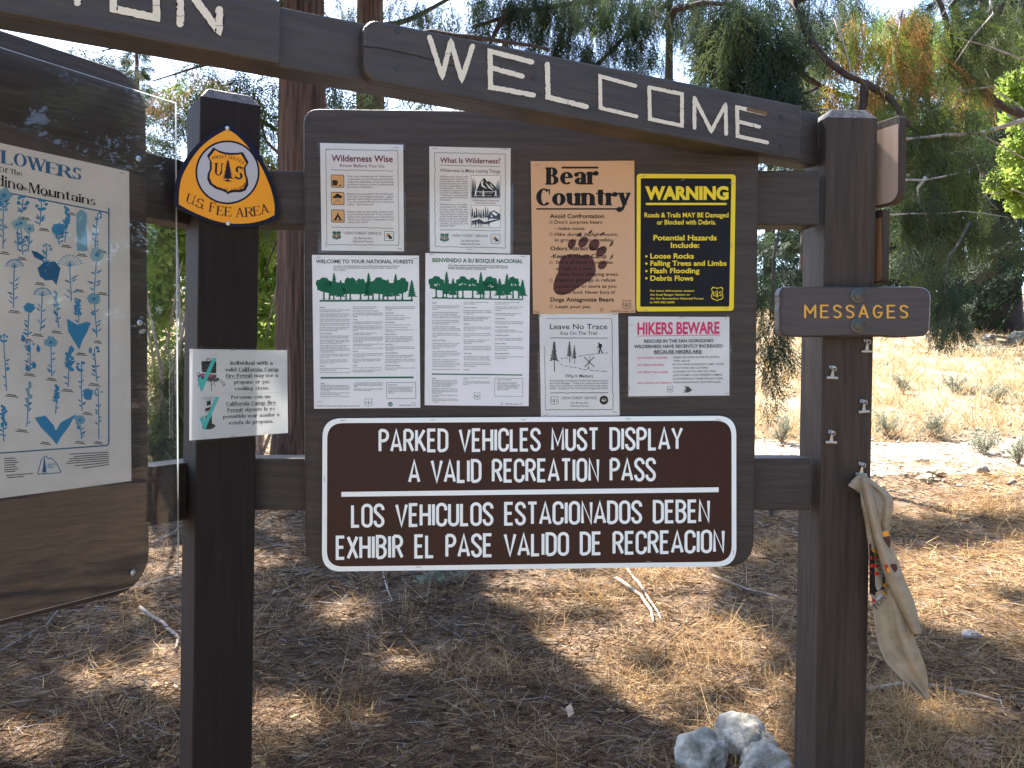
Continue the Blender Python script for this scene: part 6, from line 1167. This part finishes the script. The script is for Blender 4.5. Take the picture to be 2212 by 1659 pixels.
# ------------------------------------------------------------------ rocks, shrubs, sticks
rockm = mat('pale_granite', (.24, .215, .165), .9, var=.5, scale=(13, 13, 13), bump=.8, bscale=(22, 22, 22), col2=(.42, .385, .315), lo=.34, hi=.6)
rockt = mat('tan_sandstone', (.36, .285, .18), .9, var=.25, scale=(9, 9, 9), bump=.7, bscale=(22, 22, 22))
def rock(px, py, wpx, hr, label, mt=None, seed=0, group=None, flat=.9):
    g = ghit(px, py); R_ = wpx / 2 * g.y / F; bm = bmesh.new(); bmesh.ops.create_icosphere(bm, subdivisions=5 if wpx > 40 else 3, radius=1); o = Vector((seed * 7.3, seed * 3.1, seed))
    cuts = [Vector((random.Random(seed * 9 + i).gauss(0, 1), random.Random(seed * 5 + i).gauss(0, 1), random.Random(seed * 3 + i).gauss(.3, .8))).normalized() for i in range(9)]
    for v in bm.verts:
        d = v.co.normalized(); s = 1.0
        for cn in cuts: k = d.dot(cn); s = min(s, .80 / k) if k > .80 else s
        s *= 1 + .22 * noise.noise(d * 1.6 + o) + .10 * noise.noise(d * 3.6 + o) + .05 * noise.noise(d * 8 + o) + .02 * noise.noise(d * 18 + o); v.co = Vector((d.x * s * R_, d.y * s * R_ * .85, d.z * s * R_ * hr))
    me = bpy.data.meshes.new('rock'); bm.to_mesh(me); bm.free(); me.materials.append(mt or rockm); ob = bpy.data.objects.new('rock', me); COL.objects.link(ob); ob.location = g + Vector((0, 0, R_ * hr * .45)); ob.rotation_euler = (0, 0, seed * 1.3)
    me.polygons.foreach_set('use_smooth', np.ones(len(me.polygons), dtype=bool)); tag(ob, label, 'rock', group)
rock(1520, 1664, 140, .8, 'pale lichened boulder lying left in the trio at the foot of the right post', seed=1); rock(1602, 1632, 146, .8, 'pale boulder at the back of the trio by the right post'  , seed=2); rock(1648, 1692, 140, .75, 'rounded pale boulder closest to the right post', seed=3)
MG = 'pale rocks scattered on the meadow and trail'
for i, (x, y, wd, hr, lab, mt) in enumerate(((2134, 738, 34, .7, 'dark-fronted pointed rock on the meadow', None), (2206, 742, 60, .6, 'big white rock cut by the right edge of the meadow', None), (2092, 700, 50, .45, 'long low white rock at the back of the meadow', None), (2062, 706, 24, .5, 'small white rock touching the long low one', None), (1995, 765, 26, .35, 'flat white stone below the tip of the MESSAGES board', None), (2084, 762, 22, .6, 'round pale stone in the middle of the meadow', None), (2166, 776, 16, .5, 'small white stone right of the meadow middle', None), (2055, 756, 18, .5, 'small pale stone left of the round one on the meadow', None), (1955, 800, 16, .4, 'small flat stone beside the right post on the meadow', None), (1994, 1004, 30, .75, 'white round stone at the trail edge', None), (2012, 1026, 54, .45, 'tan slab of stone on the trail', rockt), (2003, 1044, 46, .55, 'tan block of stone in front of the slab on the trail', rockt), (2122, 1024, 30, 1., 'upright grey stone on the trail', None), (2188, 1046, 18, .8, 'small white stone by the right edge on the trail', None), (2075, 1052, 16, .6, 'small grey stone between the trail stones', None), (2150, 1075, 20, .5, 'flat pale stone near the right edge below the trail', None), (1925, 1062, 16, .5, 'small pale stone next to the right post on the trail', None), (306, 706, 22, .6, 'grey rock glimpsed through the bush on the left', None))): rock(x, y, wd, hr, lab, mt, 10 + i, MG)
def shrub(px, py, wpx, h, label, n=1040):
    g = ghit(px, py); R_ = wpx / 2 * g.y / F; t = thing('sage_shrub', g, label, 'shrub', 'grey-green sage shrubs'); v = []; tn = []; m = MB()
    for k in range(26):
        a = RNG.uniform(0, 2 * pi); r = R_ * RNG.uniform(.3, 1); tip = np.array((g.x + r * cos(a), g.y + r * sin(a), g.z + h * RNG.uniform(.15, 1))); b = np.array(g); m.tube([tuple(b), tuple((b + tip) / 2 + (0, 0, h * .12)), tuple(tip)], [.005, .003, .0015], 5)
        for j in range(n // 26):
            f = RNG.uniform(.35, 1.05); p_ = b + (tip - b) * f + (0, 0, h * .12 * 4 * f * (1 - f)) + RNG.normal(size=3) * R_ * .08; d = (tip - b) / np.linalg.norm(tip - b) + RNG.normal(size=3) * .6; d /= np.linalg.norm(d); e = np.cross(d, RNG.normal(size=3)); e /= np.linalg.norm(e); s = .018 + R_ * .05
            v += [p_, p_ + d * s * .5 + e * s * .2, p_ + d * s, p_ + d * s * .5 - e * s * .2]; tn += [RNG.random()] * 4
    m.build('stem', stickm, t, fix=False); o = mk('foliage', np.array(v), np.arange(len(v)).reshape(-1, 4), sagem, t); tone_attr(o, np.array(tn))
for x, y, wd, h, lab in ((1916, 945, 66, .32, 'grey-green sage shrub right against the right post'), (2010, 945, 70, .3, 'grey-green sage shrub above the trail, left of two'), (2125, 985, 80, .3, 'grey-green sage shrub above the trail with dark underside'), (2200, 1008, 60, .3, 'grey-green sage shrub at the right edge above the trail'), (955, 1275, 110, .3, 'blue-grey sage shrub under the bottom edge of the display panel'), (2060, 850, 60, .3, 'pale sage shrub in the middle of the meadow'), (2150, 870, 60, .28, 'pale sage shrub on the meadow near the right edge'), (1950, 850, 46, .3, 'small sage shrub on the meadow beside the right post'), (1688, 960, 60, .35, 'sage shrub between the display panel and the right post'), (1665, 1120, 40, .2, 'low sage shrub under the lower rail by the right post')): shrub(x, y, wd, h, lab)
SG = 'fallen sticks on the ground'
for pts, r, mt, lab in (([(1872, 1502), (1940, 1496), (2000, 1490), (2060, 1500), (2120, 1516), (2165, 1528)], 9, stickm, 'thick grey fallen branch right of the right post'), ([(301, 1325), (330, 1345), (354, 1361), (378, 1382), (387, 1392), (378, 1415)], 8, stickm, 'short bent branch with pale broken end left of the left post'), ([(0, 1415), (60, 1382), (100, 1360), (126, 1325)], 4, stickm, 'long thin grey stick at the left edge under the flower panel'), ([(1330, 1261), (1384, 1298), (1404, 1330), (1412, 1358)], 7, deadm, 'pale forked branch in the sunlit grass under the sign'), ([(1350, 1230), (1389, 1281), (1412, 1320), (1429, 1352)], 5, deadm, 'pale thinner branch lying against the forked one'), ([(1538, 1253), (1612, 1281), (1680, 1298), (1715, 1312)], 5, stickm, 'grey stick running to the right post under the panel corner'), ([(825, 1232), (836, 1281), (848, 1307)], 3, deadm, 'short upright pale twig below the left of the sign'), ([(688, 1307), (779, 1315), (859, 1308)], 2.5, deadm, 'thin pale twig lying level below the left of the sign'), ([(927, 1341), (1007, 1395), (1099, 1441)], 5, stickd, 'dark stick slanting through the shaded litter'), ([(1498, 1344), (1435, 1395), (1435, 1447), (1487, 1549)], 3, stickd, 'crooked dark stick in the sunlit grass'), ([(1384, 1381), (1487, 1410), (1555, 1407)], 3, stickd, 'dark twig crossing the crooked dark stick'), ([(1669, 1529), (1629, 1569)], 4, stickd, 'short dark twig above the boulders'), ([(642, 1652), (693, 1626)], 5, stickm, 'grey stick end at the bottom edge near the left post'), ([(560, 1190), (600, 1184), (645, 1190)], 2.5, deadm, 'pale twig under the rail right of the left post'), ([(225, 1570), (250, 1590), (262, 1640), (300, 1655)], 2.5, stickm, 'curved grey twig in the lower left litter'), ([(330, 1180), (370, 1160), (395, 1140)], 3, deadm, 'pale twig in the gap left of the left post'), ([(120, 1450), (200, 1430), (280, 1400)], 2, stickd, 'thin dark twig in the left litter'), ([(2040, 860), (2110, 885), (2190, 905), (2230, 912)], 2, deadm, 'pale stick on the meadow at the right'), ([(1900, 1180), (1990, 1188), (2080, 1182), (2200, 1196)], 2.5, stickd, 'long dark twig on the ground beyond the cloth'), ([(1890, 1440), (1960, 1428)], 4, stickd, 'short dark twig behind the hanging cloth')):
    G = [ghit(*q) for q in pts]; R_ = r * .55 * G[0].y / F; P_ = []
    for a, b in zip(G, G[1:]):
        for k in range(4): q = a.lerp(b, k / 4); P_.append(Vector((q.x, q.y, gz(q.x, q.y) + R_ * .9 + .012)) + Vector([noise.noise(q * 6 + Vector((i * 5, 0, 0))) for i in range(3)]) * R_ * .9)
    P_.append(G[-1] + Vector((0, 0, R_ + .01))); m = MB(); n = len(P_); m.tube(P_, [R_ * (1.1 - .55 * i / n) * (1 + .15 * noise.noise(P_[i] * 30)) for i in range(n)], 9); o = m.build('fallen_stick', mt, None, G[0], smooth=True, fix=False); tag(o, lab, 'stick', SG)
def chip(pts, th, mt, name, lab, cat):
    m = MB(); G = [ghit(*q) for q in pts]; m.prism([g + Vector((0, 0, .028 + .01 * (i % 2))) for i, g in enumerate(G)], (0, 0, -th)); tag(m.build(name, mt, None, G[0]), lab, cat)
bk = mat('flaky_pine_bark', (.20, .12, .075), .9, var=.6, scale=(30, 30, 30), bump=1., bscale=(34, 34, 34)); m = MB(); G0 = ghit(2092, 1640)
m.prism([ghit(*q) + Vector((0, 0, .02)) for q in [(2033, 1640), (2045, 1612), (2085, 1603), (2125, 1612), (2151, 1640), (2140, 1660), (2090, 1668), (2050, 1662)]], (0, 0, -.03))
for k in range(34):                                  # overlapping scales of the bark
    px, py = RNG.uniform(2045, 2140), RNG.uniform(1610, 1660); g = ghit(px, py); a = RNG.uniform(0, 6); r = RNG.uniform(.010, .022); zt = .022 + RNG.uniform(.002, .012)
    m.prism([g + Vector((r * RNG.uniform(.7, 1.3) * cos(a + t_), r * .7 * RNG.uniform(.7, 1.3) * sin(a + t_), zt)) for t_ in (0, 1.1, 2.2, 3.2, 4.2, 5.2)], (RNG.uniform(-.003, .003), .002, -.012))
tag(m.build('bark_slab', bk, None, G0), 'scaly slab of pine bark at the lower right corner', 'bark')
chip([(2076, 1380), (2098, 1376), (2122, 1388), (2118, 1394), (2080, 1390)], .012, deadm, 'wood_chip', 'white wood chip on the sunlit grass at the right', 'wood chip')
chip([(1222, 1545), (1234, 1540), (1240, 1560), (1228, 1572)], .006, mat('pale_chip', (.34, .24, .15), .8), 'wood_chip', 'pale tan chip in the sunlit grass below the sign', 'wood chip')

# ------------------------------------------------------------------ litter, dry grass, pebbles (uncountable)
def straw(name, P, D, L, wd, bendv, tone, m=None):
    """curved blades: root P, direction D, length L, width wd, sideways bend"""
    n = len(P); D = D / np.linalg.norm(D, axis=1, keepdims=True); S = np.cross(D, RNG.normal(size=(n, 3))); S /= np.linalg.norm(S, axis=1, keepdims=True); L = L[:, None]; W = wd[:, None] * .5
    a = P; b = P + D * L * .5 + bendv * .35; c = P + D * L + bendv; v = np.stack([a - S * W, a + S * W, b + S * W * .9, b - S * W * .9, c + S * W * .35, c - S * W * .35], 1).reshape(-1, 3)
    i = np.arange(n)[:, None] * 6; q = np.concatenate([i + np.array([[0, 1, 2, 3]]), i + np.array([[3, 2, 4, 5]])], 0); o = mk(name, v, q, m or strawm); tone_attr(o, np.repeat(tone, 6)); return tag(o, kind='stuff')
GZ = np.vectorize(gz)
def patchn(x, y, s, o): return np.array([noise.noise(Vector((a * s + o, b * s, o))) for a, b in zip(x, y)])
def scatter(n, y0, y1, pw=1.0, xm=.66, x0=None):
    u = RNG.random(n); y = (y0 ** (1 - pw) + u * (y1 ** (1 - pw) - y0 ** (1 - pw))) ** (1 / (1 - pw)) if pw != 1 else y0 * (y1 / y0) ** u
    x = RNG.uniform(-1, 1, n) * (xm * y + .25); return x, y
n = 120000; x, y = scatter(n, 2.35, 9.5, 1.5); z = GZ(x, y)
k = patchn(x, y, .8, 3)
P = np.stack([x, y, z + RNG.random(n) ** 2 * .035], 1); a = RNG.uniform(0, 2 * pi, n); D = np.stack([np.cos(a), np.sin(a), RNG.normal(size=n) * .16], 1)
tone = np.clip(RNG.normal(.30, .24, n) + k * .25 + .14 * np.tanh((x - .9) * 1.2), 0, .9); tone = np.where(RNG.random(n) < .05, 1, tone)  # browner needle duff on the left, its tone also lowered to deepen the shade
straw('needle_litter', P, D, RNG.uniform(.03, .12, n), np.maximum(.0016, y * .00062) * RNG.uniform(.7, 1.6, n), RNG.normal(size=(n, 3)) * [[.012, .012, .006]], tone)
# tufts of dry grass near the kiosk
def tufts(name, n, per, y0, y1, pw, hmin, hmax, wk, tone0, lean=.5, thr=-.05, o=11, cond=None):
    x, y = scatter(n, y0, y1, pw); k = patchn(x, y, .6, o) ; keep = k > thr
    if cond is not None: keep &= cond(x, y)
    x, y, k = x[keep], y[keep], k[keep]; m_ = len(x); X = np.repeat(x, per) + RNG.normal(size=m_ * per) * .035 * (1 + y0 * .12); Y = np.repeat(y, per) + RNG.normal(size=m_ * per) * .035 * (1 + y0 * .12); N = m_ * per
    P = np.stack([X, Y, GZ(X, Y) - .005], 1); D = np.stack([RNG.normal(size=N) * lean, RNG.normal(size=N) * lean, np.ones(N)], 1); H = RNG.uniform(hmin, hmax, N); bend = np.stack([RNG.normal(size=N), RNG.normal(size=N), -np.abs(RNG.normal(size=N)) * .5], 1) * H[:, None] * .32
    return straw(name, P, D, H, np.maximum(.0014, Y * wk) * RNG.uniform(.7, 1.4, N), bend, np.clip(RNG.normal(tone0, .13, N), 0, .92))
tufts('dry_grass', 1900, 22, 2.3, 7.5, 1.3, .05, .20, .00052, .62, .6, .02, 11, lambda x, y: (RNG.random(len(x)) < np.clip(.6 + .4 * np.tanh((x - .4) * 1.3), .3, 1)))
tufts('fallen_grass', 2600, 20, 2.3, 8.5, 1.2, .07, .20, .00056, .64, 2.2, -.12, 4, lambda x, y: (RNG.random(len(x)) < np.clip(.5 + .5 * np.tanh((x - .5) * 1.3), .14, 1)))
tufts('meadow_grass', 9000, 9, 8.5, 48, 1.15, .10, .38, .00050, .70, .5, -.3, 7, lambda x, y: np.abs(y - 8.6 - .13 * np.maximum(x - 3.2, 0)) > .75)
def low_scrub():                                     # grey-green ground scrub between the grass
    x, y = scatter(2600, 8.8, 40, 1.25); k = patchn(x, y, .45, 21); keep = (k > .08) & (np.abs(y - 8.6 - .13 * np.maximum(x - 3.2, 0)) > .9); x, y = x[keep], y[keep]; per = 16; N = len(x) * per
    X = np.repeat(x, per) + RNG.normal(size=N) * .13; Y = np.repeat(y, per) + RNG.normal(size=N) * .13; P = np.stack([X, Y, GZ(X, Y)], 1); D = np.stack([RNG.normal(size=N) * .8, RNG.normal(size=N) * .8, np.ones(N)], 1); H = RNG.uniform(.04, .16, N)
    straw('low_scrub', P, D, H, np.maximum(.004, Y * .0011), RNG.normal(size=(N, 3)) * .02, RNG.random(N), sagem)
low_scrub()
n = 2600; x, y = scatter(n, 7.2, 11.5, 1.0, .9); x = np.abs(x) * .9 + 1.2 * 0; z = GZ(x, y); s = RNG.uniform(.006, .026, n) * RNG.uniform(.5, 1.4, n)
oct_ = np.array([(1, 0, 0), (-1, 0, 0), (0, 1, 0), (0, -1, 0), (0, 0, .7), (0, 0, -.7)]); fo = np.array([(0, 2, 4), (2, 1, 4), (1, 3, 4), (3, 0, 4), (2, 0, 5), (1, 2, 5), (3, 1, 5), (0, 3, 5)])
v = (np.stack([x, y, z + .012], 1)[:, None, :] + oct_[None] * s[:, None, None] * RNG.uniform(.6, 1.3, (n, 6, 1))).reshape(-1, 3); f = (np.arange(n)[:, None, None] * 6 + fo[None]).reshape(-1, 3)
tag(mk('trail_pebbles', v, f, rockm), kind='stuff')
# flakes of bark and dead leaves
n = 5000; x, y = scatter(n, 2.35, 9, 1.5); z = GZ(x, y); P = np.stack([x, y, z + .012], 1); a = RNG.uniform(0, 2 * pi, n); D = np.stack([np.cos(a), np.sin(a), RNG.normal(size=n) * .15], 1)
straw('bark_flakes', P, D, RNG.uniform(.02, .06, n), RNG.uniform(.005, .015, n), RNG.normal(size=(n, 3)) * .004, np.clip(RNG.normal(.4, .3, n), 0, 1))
